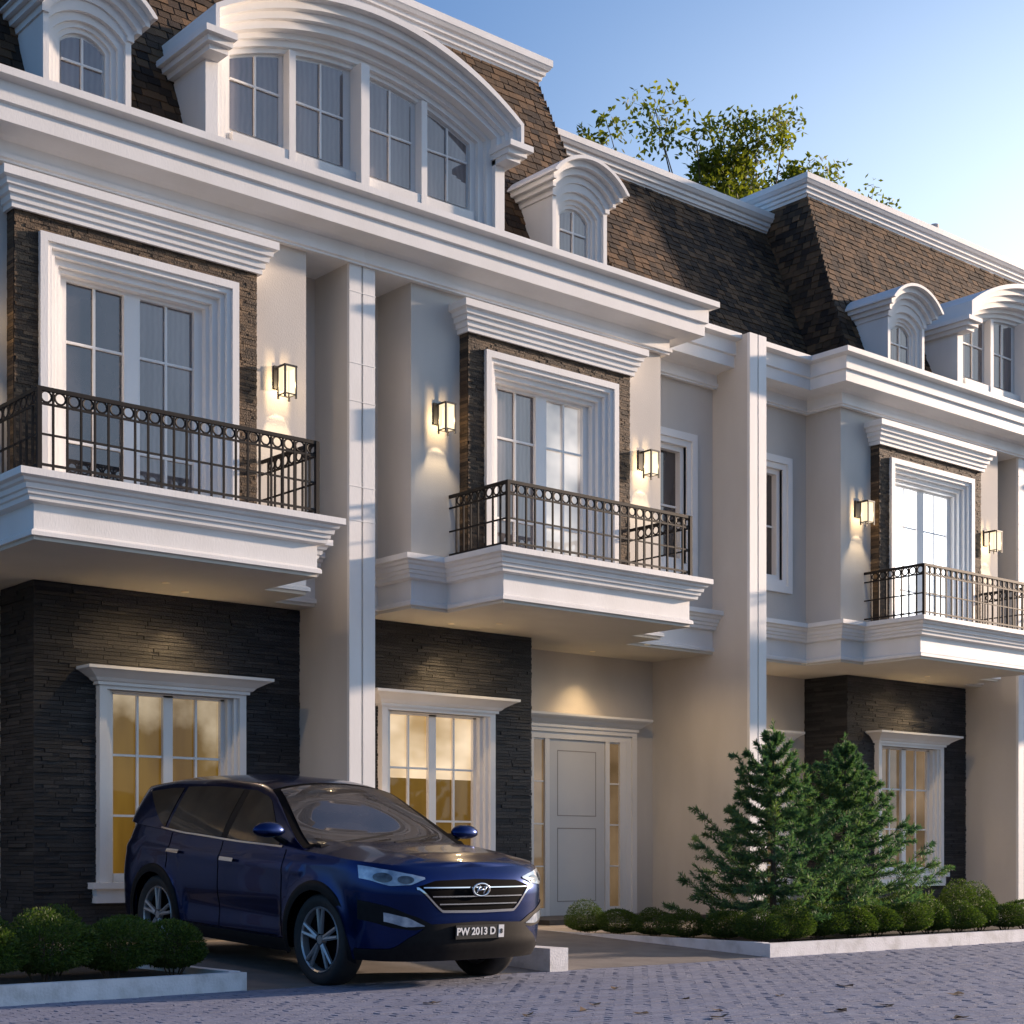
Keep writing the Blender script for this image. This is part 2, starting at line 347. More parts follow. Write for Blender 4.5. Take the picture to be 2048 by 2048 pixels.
def house(idx, xc, dr, label, doorglass, sides, lit='g_amber', full=True, blind=None):
    T = (lambda s, y, z: (xc + dr*s, y, z)); fl = dr < 0
    def mb(): return MB(T, fl)
    H = thing('townhouse', label, 'house', (xc + dr*W/2, YB, 0), 'townhouses in the terrace')
    # walls
    m = mb()
    m.box(FW, .693, YR, 15.1, 4.2, 7.6)
    m.box(.693, 1.72, YB, 15.1, 4.2, 7.6); m.box(3.636, 4.663, YB, 15.1, 4.2, 7.6); m.box(1.72, 3.636, YB, 15.1, 6.75, 7.6)
    m.box(4.663, 5.2, YR, 15.1, 4.2, 7.6); m.box(5.8, 6.331, YR, 15.1, 4.2, 7.6)
    m.box(5.2, 5.8, YR, 15.1, 4.2, 4.9); m.box(5.2, 5.8, YR, 15.1, 6.6, 7.6)
    m.box(3.0, 6.331, 16.06, 16.3, .0, 3.83)
    m.build('wall', M['wall'], H)
    # party pier at the centre line (left house of a pair) or at the far end (right house)
    for s0, own, zt in ((0, dr < 0, 7.45), (W, dr > 0 and full, 8.06)):
        if not own: continue
        m = mb(); m.box(s0-FW, s0+FW, YB+.002, 16.3, 0, zt); pier = m.build('party_pier', M['wall'], H)
        for a, b in ((-FW-.004, -.012), (.012, FW+.004)):
            m = mb(); m.box(s0+a, s0+b, YB-.045, YB, 0, zt); m.build('pilaster_strip', M['white'], pier)
        m = mb(); m.box(s0-.012, s0+.012, YB-.02, YB, 0, zt); m.build('pilaster_groove', M['wall'], pier)
        if s0 == 0:
            for zz in (4.66, 5.03, 5.95, 6.36, 7.13):
                m = mb(); m.box(s0-FW-.01, s0+FW+.01, YB-.049, YB-.01, zz, zz+.008); m.build('pilaster_band', M['white'], pier)
    # first floor slab, fascia band with the balcony in it
    path = [(FW, YR), (.693, YR), (.693, YB), (1.208, YB), (1.208, 13.30), (4.148, 13.30), (4.148, YB), (4.663, YB), (4.663, YR), (6.331, YR)]
    prof = [(-.04,3.835),(.035,3.835),(.035,3.87),(.02,3.885),(0,3.895),(0,4.115),(.07,4.13),(.075,4.17),(.095,4.178),(.10,4.212),(.12,4.22),(.128,4.262),(.155,4.275),(.165,4.30),(.198,4.31),(.205,4.315),(.205,4.375),(-.02,4.385)]
    m = mb(); m.sweep(path, prof); m.build('fascia_band', M['white'], H)
    m = mb(); m.poly([(p[0], p[1]) for p in path] + [(6.331, 16.06), (FW, 16.06)], 3.80, 3.838); m.build('soffit', M['soffit'], H)
    m = mb(); m.poly([(1.21, YB-.004), (1.21, 13.302), (4.146, 13.302), (4.146, YB-.004)], 4.30, 4.372); m.build('balcony_floor', M['white'], H)
    # main cornice
    cpath = [(0, 14.20), (4.743, 14.20), (4.743, 14.83), (6.331, 14.83)]
    cprof = [(0,7.42),(0,7.44),(.025,7.45),(.025,7.49),(0,7.50),(0,7.61),(.03,7.62),(.06,7.635),(.30,7.64),(.315,7.645),(.315,7.795),(.35,7.808),(.35,7.985),(.375,7.99),(.44,8.0),(.45,8.005),(.45,8.075),(0,8.09)]
    m = mb(); m.sweep(cpath, cprof); m.build('cornice', M['white'], H)
    m = mb(); m.poly([(0, 14.21), (4.733, 14.21), (4.733, 14.84), (6.331, 14.84), (6.331, 16.6), (0, 16.6)], 7.43, 8.06); m.build('eaves_block', M['white'], H)
    m = mb(); m.poly([(0, 13.86), (5.08, 13.86), (5.08, 14.49), (6.331, 14.49), (6.331, 15.3), (0, 15.3)], 8.07, 8.10); m.build('gutter_bounce_cover', M['roof_back'], H)  # unseen dark cover added on the eaves to cut bounce onto dormer cheeks
    # ---- roof
    P = {'b0': (0,14.46,8.06), 'b1': (4.19,14.46,8.06), 't1': (3.75,15.65,11.13), 't0': (0,15.65,11.13),
         's0': (4.19,16.95,8.06), 's1': (3.75,16.95,11.13), 'r0': (3.9,15.08,8.06), 'r1': (W,15.08,8.06), 'r2': (W,16.4,10.75), 'r3': (3.6,16.4,10.75)}
    m = mb()
    m.quad(P['b0'], P['b1'], P['t1'], P['t0']); m.quad(P['b1'], P['s0'], P['s1'], P['t1']); m.quad(P['r0'], P['r1'], P['r2'], P['r3'])
    m.quad(P['s0'], (0,16.95,8.06), (0,16.95,11.13), P['s1']); m.quad((3.9,16.95,8.06), (3.6,16.94,10.75), (W,16.94,10.75), (W,16.95,8.06))
    roof = m.build('mansard_roof', M['roof_back'], H)
    capp = [(-.1,11.08),(.02,11.08),(.03,11.12),(.055,11.13),(.06,11.175),(.09,11.19),(.095,11.235),(.125,11.25),(.15,11.29),(.16,11.30),(.16,11.385),(-.1,11.39)]
    m = mb(); m.sweep([(0,15.65),(3.75,15.65),(3.75,16.95)], capp); m.poly([(0,15.66),(3.74,15.66),(3.74,16.95),(0,16.95)], 11.13, 11.38); m.build('roof_cap', M['white'], H)
    m = mb(); m.sweep([(3.55,16.4),(W,16.4)], [(o, z-.385) for o, z in capp]); m.poly([(3.6,16.41),(W,16.41),(W,16.93),(3.6,16.93)], 10.75, 10.995); m.build('roof_cap', M['white'], H)
    # shingles in courses: (origin, along, up) planes
    ex, wd = .10, .145
    cand = []
    def courses(o, e, up, n, L, Hh, trim, skip=None):
        o, e, up, n = Vector(o), Vector(e), Vector(up), Vector(n)
        k = 0; h = 0
        while h < Hh - .02:
            a0, a1 = trim(h); x = a0 - (k % 2)*wd*.5
            while x < a1:
                xa, xb = max(x, a0), min(x+wd, a1)
                if xb - xa > .03:
                    c_ = o + e*((xa+xb)/2) + up*h
                    if not (skip and skip(c_)): cand.append((c_, e, up, n, xb-xa-.006))
                x += wd*rnd.uniform(.9, 1.1)
            h += ex; k += 1
    def skp(c_):
        s, z = abs(c_.x), c_.z
        if s < 1.93 and z < arcz(1.96,.56,9.40,min(s,1.95)) - .03 and full: return True
        return abs(c_.x-3.2) < .42 and z < 9.3
    up = (Vector(P['t0']) - Vector(P['b0'])); L1 = up.length; up.normalize(); nn = Vector((0,-up.z,up.y))
    courses(P['b0'], (1,0,0), up, nn, 4.2, L1, lambda h: (0, 4.19-.44*h/L1), skp)
    up2 = (Vector(P['r2']) - Vector(P['r1'])); L2 = up2.length; up2.normalize()
    courses((3.9,15.08,8.06), (1,0,0), up2, Vector((0,-up2.z,up2.y)), 3, L2, lambda h: (4.19-.44*h/L2*.9-3.9, W-3.9))
    up3 = Vector((-.44,0,3.07)); L3 = up3.length; up3.normalize()
    courses(P['b1'], (0,1,0), up3, Vector((up3.z,0,-up3.x)), 3, L3, lambda h: (1.19*h/L3, 2.49))
    ranked = []
    for c_, e, up_, n_, ww in cand:
        p = Vector(T(*c_)); u, v, d = uvpx(*p)
        vis = inframe(p, 10) and not (dr > 0 and abs(e.y) > .5)
        ranked.append(((0 if vis else 1), d, c_, e, up_, n_, ww))
    ranked.sort(key=lambda q: (q[0], q[1]))
    rest = mb()
    for i, (nv, d, c_, e, up_, n_, ww) in enumerate(ranked):
        th = rnd.uniform(.010, .020); e_ = Vector((e.x*dr, e.y, e.z)); u_ = Vector((up_.x*dr, up_.y, up_.z)); n2 = Vector((n_.x*dr, n_.y, n_.z))
        jit = rnd.uniform(-.008, .008)
        if i < 300 and not nv and full:
            if e_.cross(u_).dot(n2) < 0: e_ = -e_
            o = inst('shingle', SHME, roof, (0,0,0))
            Mx = Matrix((e_*ww, u_*(ex+.015), n2*th)).transposed().to_4x4()
            Mx.translation = Vector(T(*c_)) + u_*jit - ORG[H]
            o.matrix_local = Mx
        else:
            a, b = e*(ww/2), up_*(ex+.012); o_ = c_ + up_*jit
            rest.add([o_-a, o_+a, o_+a+b, o_-a+b, o_-a+n_*th, o_+a+n_*th, o_+a+b+n_*.004, o_-a+b+n_*.004], [(4,5,6,7),(0,1,5,4),(1,2,6,5),(3,0,4,7)])
    rest.build('shingle_field', M['shingle'], roof, stuff=True)
    # ---- dormers
    def band(m, A, B, yf, yb, z0, z0b=None):
        """stepped moulding between two arched outlines, with legs down to z0"""
        n = 28; pa, pb = arc(*A, n), arc(*B, n)
        pa = [(-A[0], z0)] + pa + [(A[0], z0)]; pb = [(-B[0], z0)] + pb + [(B[0], z0)]
        return pa, pb
    def emit(m, sc_, pa, pb, yf, yb):
        k = len(pa); V = []
        for (a, za), (b, zb) in zip(pa, pb): V += [(sc_+a, yf, za), (sc_+b, yf, zb), (sc_+a, yb, za), (sc_+b, yb, zb)]
        F = []
        for i in range(k-1):
            a, b = 4*i, 4*i+4
            F += [(a, b, b+1, a+1), (a, a+2, b+2, b), (a+1, b+1, b+3, a+3)]
        F += [(0,1,3,2), (4*k-4, 4*k-2, 4*k-1, 4*k-3)]
        m.add(V, F)
    def dormer(sc_, steps, hood, zb, yback, ears=None):
        m = mb()
        for i in range(len(steps)-1):
            pa, pb = band(m, steps[i][:3], steps[i+1][:3], 0, 0, zb); emit(m, sc_, pa, pb, steps[i][3], steps[i][3]+.12 if i < len(steps)-2 else yback)
        D = m.build('dormer', M['white'], H)
        m = mb()
        for i in range(len(hood)-1):
            pa, pb = band(m, hood[i][:3], hood[i+1][:3], 0, 0, hood[i][4]); emit(m, sc_, pa, pb, hood[i][3], yback)
        m.build('dormer_hood', M['white'], D)
        if ears:
            for sg in (-1, 1):
                m = mb()
                for (a, b, yf, z0, z1) in ears:
                    x0, x1 = sorted((sc_+sg*a, sc_+sg*b)); m.box(x0, x1, yf, yback, z0, z1)
                m.build('dormer_ear', M['white'], D)
        return D
    def arched_window(D, sc_, a, r, zs, zb, y, panes, bars, glass):
        m = mb(); pts = [(-a-.02, zb-.05)] + [(s, z+.02) for s, z in arc(a+.02, r, zs)] + [(a+.02, zb-.05)]
        m.add([(sc_+s, y+.012, z) for s, z in pts], [tuple(range(len(pts)-1, -1, -1))]); m.build('sash_frame', M['white'], D)
        for p0, p1 in panes:
            n = 8; top = [(p0+(p1-p0)*i/n, arcz(a, r, zs, p0+(p1-p0)*i/n)-.035) for i in range(n+1)]
            pts = [(p0, zb)] + top + [(p1, zb)]
            m = mb(); m.add([(sc_+s, y, z) for s, z in pts], [tuple(range(len(pts)-1, -1, -1))]); pn = m.build('pane', M[glass], D)
            m = mb(); c_ = (p0+p1)/2; m.box(sc_+c_-.011, sc_+c_+.011, y-.022, y+.004, zb, arcz(a, r, zs, c_)-.03)
            for zz in bars:
                m.box(sc_+p0, sc_+c_-.011, y-.022, y+.004, zz-.011, zz+.011); m.box(sc_+c_+.011, sc_+p1, y-.022, y+.004, zz-.011, zz+.011)
            m.build('muntin', M['white'], D)
    D = dormer(3.2, [(.235,.12,8.79,14.33),(.28,.14,8.81,14.30),(.33,.155,8.84,14.26),(.39,.17,8.90,14.215),(.45,.19,9.0,14.2)],
               [(.40,.20,8.97,14.19,8.93),(.47,.22,9.03,14.13,9.0),(.52,.24,9.08,14.06,9.06),(.57,.27,9.12,13.98,9.12),(.61,.29,9.14,13.98,9.14)], 8.05, 15.0)
    arched_window(D, 3.2, .245, .12, 8.79, 8.26, 14.36, [(-.21,.21)], (8.62,), 'g_day')
    if dr < 0:
        st_ = [(1.585,.335,9.245,14.345),(1.66,.36,9.265,14.29),(1.74,.40,9.29,14.23),(1.82,.44,9.31,14.17),(1.96,.50,9.33,14.15)]
        D = dormer(0, st_, [(1.80,.44,9.31,14.12,9.19),(1.87,.49,9.34,14.05,9.19),(1.92,.54,9.37,13.97,9.19),(1.965,.58,9.41,13.88,9.19),(2.01,.62,9.44,13.88,9.19)], 8.05, 15.35,
                   ears=[(1.78,2.13,13.85,9.135,9.20),(1.80,2.08,13.91,9.075,9.135),(1.82,2.03,13.97,9.02,9.075)])
        arched_window(D, 0, 1.60, .335, 9.245, 8.51, 14.385, [(-1.56,-.975),(-.76,-.155),(.155,.76),(.975,1.56)], (9.02,), 'g_day')
        for s0, s1, yf in ((-.055,.055,14.18),(-.91,-.83,14.27),(.83,.91,14.27)):
            m = mb(); m.box(s0, s1, yf, 14.39, 8.05, arcz(1.6,.335,9.245,max(abs(s0),abs(s1)))+.02); m.build('mullion', M['white'], D)
        m = mb(); m.box(-1.585, 1.585, 14.28, 14.39, 8.05, 8.44); m.build('sill_panel', M['white'], D)
    # ---- upper balcony door in its stone surround
    sp = 2.678
    m = mb(); f = 1.289; m.box(sp-f, sp-1.0, YF, YB, 4.36, 7.05); m.box(sp+1.0, sp+f, YF, YB, 4.36, 7.05); m.box(sp-1.0, sp+1.0, YF, YB, 6.78, 7.05)
    sur = m.build('stone_surround', M['roof_back'], H)
    m = mb(); z = 4.36
    def vstones(s0, s1, zz, hh):
        s = s0 - rnd.uniform(0, .08)
        while s < s1:
            l = rnd.uniform(.06, .16); a, b = max(s, s0), min(s+l, s1)
            if b-a > .02: m.box(a, b-.002, YF-rnd.uniform(.004,.013), YF+.002, zz, zz+hh-.0025)
            s += l
    while z < 7.03:
        hh = min(rnd.uniform(.022, .034), 7.05-z)
        if z < 6.80: vstones(sp-f, sp-1.04, z, hh); vstones(sp+1.04, sp+f, z, hh)
        else: vstones(sp-f, sp+f, z, hh)
        z += hh
    z = 4.36
    while z < 7.03:            # outer cheeks of the surround
        hh = min(rnd.uniform(.028,.045), 7.05-z)
        for sg in (-1, 1):
            e = rnd.uniform(.002,.006); x0, x1 = sorted((sp+sg*(f-.01), sp+sg*(f+e))); m.box(x0, x1, YF+.003, YB, z, z+hh-.004)
        z += hh
    m.build('stone_veneer', M['veneer'], sur, stuff=True)
    m = mb(); m.sweep([(sp-1.30,YB),(sp-1.30,YF-.02),(sp+1.30,YF-.02),(sp+1.30,YB)], [(0,6.98),(.03,6.98),(.03,7.03),(.05,7.036),(.055,7.09),(.08,7.097),(.085,7.15),(.11,7.157),(.115,7.205),(.148,7.218),(.155,7.222),(.155,7.30),(-.02,7.32)])
    m.box(sp-1.30, sp+1.30, YF-.02, YB, 6.985, 7.315); m.build('surround_hood', M['white'], H)
    wn = mb()
    wn.ring(sp-1.055, sp+1.055, 4.30, 6.83, .075, YF-.055, YB, bottom=False); wn.ring(sp-.98, sp+.98, 4.30, 6.755, .05, YF-.025, YB, bottom=False)
    wn.ring(sp-.93, sp+.93, 4.30, 6.705, .05, YF+.02, YB+.05, bottom=False); wn.ring(sp-.88, sp+.88, 4.30, 6.655, .06, YF+.075, 14.42, bottom=False); wn.ring(sp-.82, sp+.82, 4.30, 6.595, .045, YF+.13, 14.42, bottom=False)
    wd_ = wn.build('balcony_door', M['white'], H)
    yg = 14.39
    m = mb(); m.box(sp-.79, sp+.79, yg+.012, yg+.05, 4.3, 6.56)
    for s0, s1 in ((sp-.78, sp-.685), (sp+.685, sp+.78)): m.box(s0, s1, yg-.05, yg+.02, 4.3, 6.56)
    m.box(sp-.085, sp+.085, yg-.05, yg+.02, 4.3, 6.515); m.box(sp-.685, sp+.685, yg-.045, yg+.02, 6.515, 6.56); m.build('door_frame', M['white'], wd_)
    for k, (a, b) in enumerate(((sp-.685, sp-.085), (sp+.085, sp+.685))):
        g_ = doorglass[k if dr > 0 else 1-k]; c_ = (a+b)/2
        m = mb(); m.quad((a,yg,4.40),(b,yg,4.40),(b,yg,6.515),(a,yg,6.515)); m.build('pane', M[g_], wd_)
        m = mb(); m.box(c_-.012, c_+.012, yg-.025, yg+.004, 4.4, 6.515)
        for zz in (5.0, 5.945):
            m.box(a, c_-.012, yg-.025, yg+.004, zz-.012, zz+.012); m.box(c_+.012, b, yg-.025, yg+.004, zz-.012, zz+.012)
        m.box(a, b, yg-.03, yg+.006, 4.30, 4.47); m.build('muntin', M['white'], wd_)
    # ---- narrow window in the outer recess
    sp2 = 5.5; m = mb()
    m.ring(sp2-.48, sp2+.48, 4.80, 6.74, .10, YR-.05, YR+.02); m.ring(sp2-.38, sp2+.38, 4.90, 6.64, .08, YR-.02, YR+.08); m.ring(sp2-.30, sp2+.30, 4.98, 6.56, .07, YR+.04, YR+.16)
    nw = m.build('narrow_window', M['white'], H)
    m = mb(); yg2 = YR+.13; m.quad((sp2-.24,yg2,5.03),(sp2+.24,yg2,5.03),(sp2+.24,yg2,6.50),(sp2-.24,yg2,6.50)); m.build('pane', M['g_dark'], nw)
    m = mb(); m.box(sp2-.24, sp2+.24, yg2-.02, yg2+.004, 5.74, 5.765); m.build('muntin', M['white'], nw)
    # ---- balcony railing
    rb = mb(); yr_, hw = 13.26, 1.44
    for zz, t_ in ((5.115, .018), (4.985, .010), (4.72, .009), (4.455, .011)):
        rb.box(sp-hw, sp+hw, yr_-t_*.8, yr_+t_*.8, zz-t_, zz+t_)
        for sg in (-1, 1): rb.box(sp+sg*hw-t_*.7, sp+sg*hw+t_*.7, yr_+t_*.9, YB, zz-t_*.98, zz+t_*.98)
    rl = rb.build('balcony_railing', M['rail'], H)
    PM = MB(); PM.box(-.009,.009,-.009,.009,4.375,5.10); bal = PM.mesh('baluster', M['rail'])
    PM = MB(); PM.box(-.02,.02,-.02,.02,4.375,5.13); post = PM.mesh('rail_post', M['rail'])
    rg = bmesh.new(); bmesh.ops.create_uvsphere  # (rings below are turned by hand)
    rg.free(); RG = MB(); RG.lathe([(.050+.010*math.cos(q), .008*math.sin(q)) for q in [k*math.pi/2.5 for k in range(5)]], Matrix.Rotation(R(90), 4, 'Z'), n=14, close=True); ringm = RG.mesh('scroll_ring', M['rail'])
    N = 22
    for i in range(N+1):
        s = sp-hw + 2*hw*i/N
        if i % N == 0: inst('rail_post', post, rl, T(s, yr_, 0)); 
        else: inst('baluster', bal, rl, T(s, yr_, 0))
        if i < N: inst('scroll_ring', ringm, rl, T(s+hw/N, yr_, 5.05))
    for sg in (-1, 1):
        for i in range(1, 8):
            yy = yr_ + (YB-yr_)*i/8; inst('baluster', bal, rl, T(sp+sg*hw, yy, 0))
            inst('scroll_ring', ringm, rl, T(sp+sg*hw, yy-.064, 5.05), (0,0,R(90)))
    # ---- ground floor: ledge stone block with its window
    m = mb(); sw = 1.77
    for a, b, z0, z1 in ((FW, sw-.75, .0, 3.80), (sw+.75, 3.28, .0, 3.80), (sw-.75, sw+.75, .0, .74), (sw-.75, sw+.75, 2.77, 3.80)): m.box(a, b, 15.24, 16.06, z0, z1)
    cl = m.build('stone_cladding', M['slate_back'], H)
    strips = []
    def rows(face):
        z = .17
        while z < 3.79:
            hh = min(rnd.uniform(.032, .046), 3.80-z)
            if face == 'front': spans = [(FW+.002, 3.30)] if (z+hh < .58 or z > 2.955) else [(FW+.002, sw-.80), (sw+.80, 3.30)]
            else: spans = [(15.225, 16.055)]
            for a, b in spans:
                x = a
                while x < b-.001:
                    l = min(rnd.uniform(.16, .48), b-x)
                    if b-x-l < .07: l = b-x
                    strips.append((face, x, x+l-.004, z, z+hh-.004)); x += l
            z += hh
    rows('front'); rows('side')
    rk = []
    for q in strips:
        f_, a, b, z0, z1 = q
        p = T((a+b)/2, 15.21, (z0+z1)/2) if f_ == 'front' else T(3.3, (a+b)/2, (z0+z1)/2)
        vis = inframe(p, 20) and not (f_ == 'side' and dr > 0)
        rk.append((0 if vis else 1, uvpx(*p)[2], q))
    rk.sort(key=lambda q: (q[0], q[1])); rest = mb()
    for i, (nv, d, (f_, a, b, z0, z1)) in enumerate(rk):
        pr = rnd.choice((.003,.006,.010,.015))*rnd.uniform(.7,1.2)
        if f_ == 'front': bx = (a, b, 15.225-pr, 15.245, z0, z1)
        else: bx = (3.27, 3.285+pr, a, b, z0, z1)
        if i < 300 and not nv and full:
            inst('stone', STONE, cl, T((bx[0]+bx[1])/2, (bx[2]+bx[3])/2, (bx[4]+bx[5])/2), (0,0,0), (bx[1]-bx[0], bx[3]-bx[2], bx[5]-bx[4]))
        else: rest.box(*bx)
    rest.build('stone_field', M['slate'], cl, stuff=True)
    m = mb()
    m.ring(sw-.86, sw+.86, .77, 2.83, .08, 15.13, 15.24, bottom=False); m.ring(sw-.78, sw+.78, .77, 2.80, .05, 15.17, 15.30, bottom=False); m.ring(sw-.73, sw+.73, .77, 2.79, .05, 15.22, 15.40, bottom=False)
    wg = m.build('window', M['white'], H)
    m = mb(); m.sweep([(sw-.88,15.24),(sw-.88,15.11),(sw+.88,15.11),(sw+.88,15.24)], [(0,2.79),(.01,2.79),(.01,2.82),(.035,2.83),(.06,2.86),(.10,2.885),(.15,2.915),(.20,2.935),(.20,2.965),(-.02,2.97)]); m.box(sw-.88, sw+.88, 15.11, 15.24, 2.795, 2.968); m.build('window_hood', M['white'], wg)
    m = mb(); m.box(sw-.95, sw+.95, 15.08, 15.24, .705, .77); m.box(sw-.90, sw+.90, 15.12, 15.24, .56, .705); m.build('sill', M['white'], wg)
    m = mb(); yg = 15.34; m.box(sw-.70, sw+.70, yg+.01, yg+.05, .77, 2.79)
    m.box(sw-.68, sw-.635, yg-.05, yg+.01, .77, 2.745); m.box(sw+.635, sw+.68, yg-.05, yg+.01, .77, 2.745); m.box(sw-.055, sw+.055, yg-.05, yg+.01, .77, 2.745); m.box(sw-.68, sw+.68, yg-.05, yg+.01, 2.72, 2.745); m.box(sw-.635, sw+.635, yg-.06, yg+.01, .77, .86)
    m.build('sash_frame', M['white'], wg)
    for a, b in ((sw-.635, sw-.055), (sw+.055, sw+.635)):
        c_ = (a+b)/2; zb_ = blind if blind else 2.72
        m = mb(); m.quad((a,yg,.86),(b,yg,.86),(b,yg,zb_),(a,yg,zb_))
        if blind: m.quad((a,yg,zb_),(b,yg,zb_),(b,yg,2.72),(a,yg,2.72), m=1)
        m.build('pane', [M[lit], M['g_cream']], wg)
        m = mb(); m.box(c_-.013, c_+.013, yg-.03, yg+.004, .86, 2.72)
        for zz in (1.46, 2.09):
            m.box(a, c_-.013, yg-.03, yg+.004, zz-.012, zz+.012); m.box(c_+.013, b, yg-.03, yg+.004, zz-.012, zz+.012)
        m.build('muntin', M['white'], wg)
    # ---- entrance door
    sd_ = 4.83; yw = 16.06
    m = mb(); m.ring(sd_-1.10, sd_+1.10, .17, 2.80, .09, yw-.09, yw, bottom=False); m.ring(sd_-1.01, sd_+1.01, .17, 2.71, .09, yw-.06, yw, bottom=False)
    for a, b in ((-.60,-.52),(.52,.60),(-.92,-.80),(.80,.92)): m.box(sd_+a, sd_+b, yw-.055, yw, .17, 2.62)
    m.box(sd_-.80, sd_-.60, yw-.05, yw, .17, .34); m.box(sd_+.60, sd_+.80, yw-.05, yw, .17, .34)
    dd = m.build('entrance_door', M['white'], H)
    m = mb(); m.sweep([(sd_-1.10,yw),(sd_-1.10,yw-.09),(sd_+1.10,yw-.09),(sd_+1.10,yw)], [(0,2.77),(.02,2.77),(.02,2.81),(.05,2.83),(.09,2.87),(.14,2.90),(.16,2.92),(.16,2.95),(-.02,2.955)]); m.box(sd_-1.10, sd_+1.10, yw-.09, yw, 2.775, 2.953); m.build('door_hood', M['white'], dd)
    m = mb(); m.box(sd_-.518, sd_+.518, yw-.03, yw, .235, 2.62); lf = m.build('door_leaf', M['door'], dd)
    m = mb()
    for z0, z1 in ((.42, 1.42), (1.58, 2.47)):
        m.ring(sd_-.36, sd_+.36, z0, z1, .012, yw-.032, yw-.028)
    m.build('door_panel_groove', M['doorline'], lf)
    for sg in (-1, 1):
        for k in range(4):
            z0 = .34 + k*.57; m = mb(); x0, x1 = sorted((sd_+sg*.60, sd_+sg*.80)); m.quad((x0,yw-.02,z0),(x1,yw-.02,z0),(x1,yw-.02,z0+.55),(x0,yw-.02,z0+.55)); m.build('sidelight_pane', M['g_brown'], dd)
            m = mb(); m.box(x0, x1, yw-.035, yw, z0+.55, z0+.57); m.build('muntin', M['white'], dd)
    m = mb(); m.box(3.32, 6.32, 14.9, 16.04, .172, .235); m.build('door_step', M['step'], H)
    # ---- downlights in the soffit; the two wide ones are added fill for pier sides
    for s, yy, pw, sz in ((sw, 14.93, 24, 88), (sd_, 15.72, 15, 88), (2.2, 14.55, 14, 165), (4.9, 14.75, 19, 165)):
        m = mb(); m.tube((s, yy, 3.794), (s, yy, 3.80), .04, .04, 16); m.build('downlight_and_fill_disc', M['lit'], H)
        if full: light('downlight_and_fill_lamp', 'SPOT', T(s, yy, 3.76), pw, parent=H, spot_size=R(sz), spot_blend=.9, shadow_soft_size=.03)
    # ---- wall lanterns
    for k in sides:
        s = 1.05 if k[0] == 'in' else 4.30
        t = thing('wall_lantern', k[1], 'lantern', T(s, YB, 5.95), 'black lanterns on the first floor walls')
        m = mb(); m.box(s-.055, s+.055, YB-.03, YB, 5.90, 6.14); m.box(s-.02, s+.02, YB-.20, YB-.02, 6.106, 6.126); m.build('back_plate', M['iron'], t)
        y0, y1, h = YB-.255, YB-.125, .065
        m = mb(); m.box(s-h-.012, s+h+.012, y0-.012, y1+.012, 6.085, 6.105); m.ring(s-h, s+h, 0, 0, 0, 0, 0) if False else None
        for a, b, c_, d in ((s-h, s+h, y0-.004, y0+.004), (s-h, s+h, y1-.004, y1+.004), (s-h-.003, s-h+.004, y0+.004, y1-.004), (s+h-.004, s+h+.003, y0+.004, y1-.004)): m.box(a, b, c_, d, 5.80, 5.812)
        for a in (s-h, s+h):
            for b in (y0, y1): m.box(a-.009, a+.009, b-.009, b+.009, 5.765, 6.09)
        m.build('lantern_cage', M['iron'], t)
        m = mb(); q = .004
        m.quad((s-h+.006,y0,5.812),(s+h-.006,y0,5.812),(s+h-.006,y0,6.085),(s-h+.006,y0,6.085)); m.quad((s-h,y1,5.812),(s-h,y0+.006,5.812),(s-h,y0+.006,6.085),(s-h,y1,6.085)); m.quad((s+h,y0+.006,5.812),(s+h,y1,5.812),(s+h,y1,6.085),(s+h,y0+.006,6.085))
        m.build('lantern_pane', M['lantern'], t)
        light('lantern_bulb', 'POINT', T(s, YB-.19, 5.93), 2.2, (1,.70,.36), t, shadow_soft_size=.02)
        light('lantern_spot', 'SPOT', T(s, YB-.19, 5.93), 9.5, (1,.76,.46), t, spot_size=R(67), spot_blend=.12, shadow_soft_size=.015)
    return H

house(0, X1, -1, 'townhouse nearest the camera, behind the dark blue car, with the big arched dormer', ('g_dark', 'g_day'),
      (('in', 'black wall lantern right of the nearest and largest balcony'), ('out', 'black wall lantern at the left picture edge beside the nearest balcony')))
house(1, X1, 1, 'middle townhouse with the white entrance door behind the car bonnet', ('g_day', 'g_soft'),
      (('in', 'black wall lantern left of the middle balcony, over an arched pool of light'), ('out', 'black wall lantern right of the middle balcony, next to the narrow window')), blind=1.97)
house(2, X3, -1, 'farther townhouse behind the two conifers with brightly lit balcony door', ('g_white', 'g_white'),
      (('out', 'black wall lantern left of the farthest balcony with the bright door'), ('in', 'black wall lantern right of the farthest balcony at the right picture edge')), lit='g_brown')
house(3, X3, 1, 'farthest townhouse, mostly beyond the right picture edge', ('g_day', 'g_day'), (), full=False)

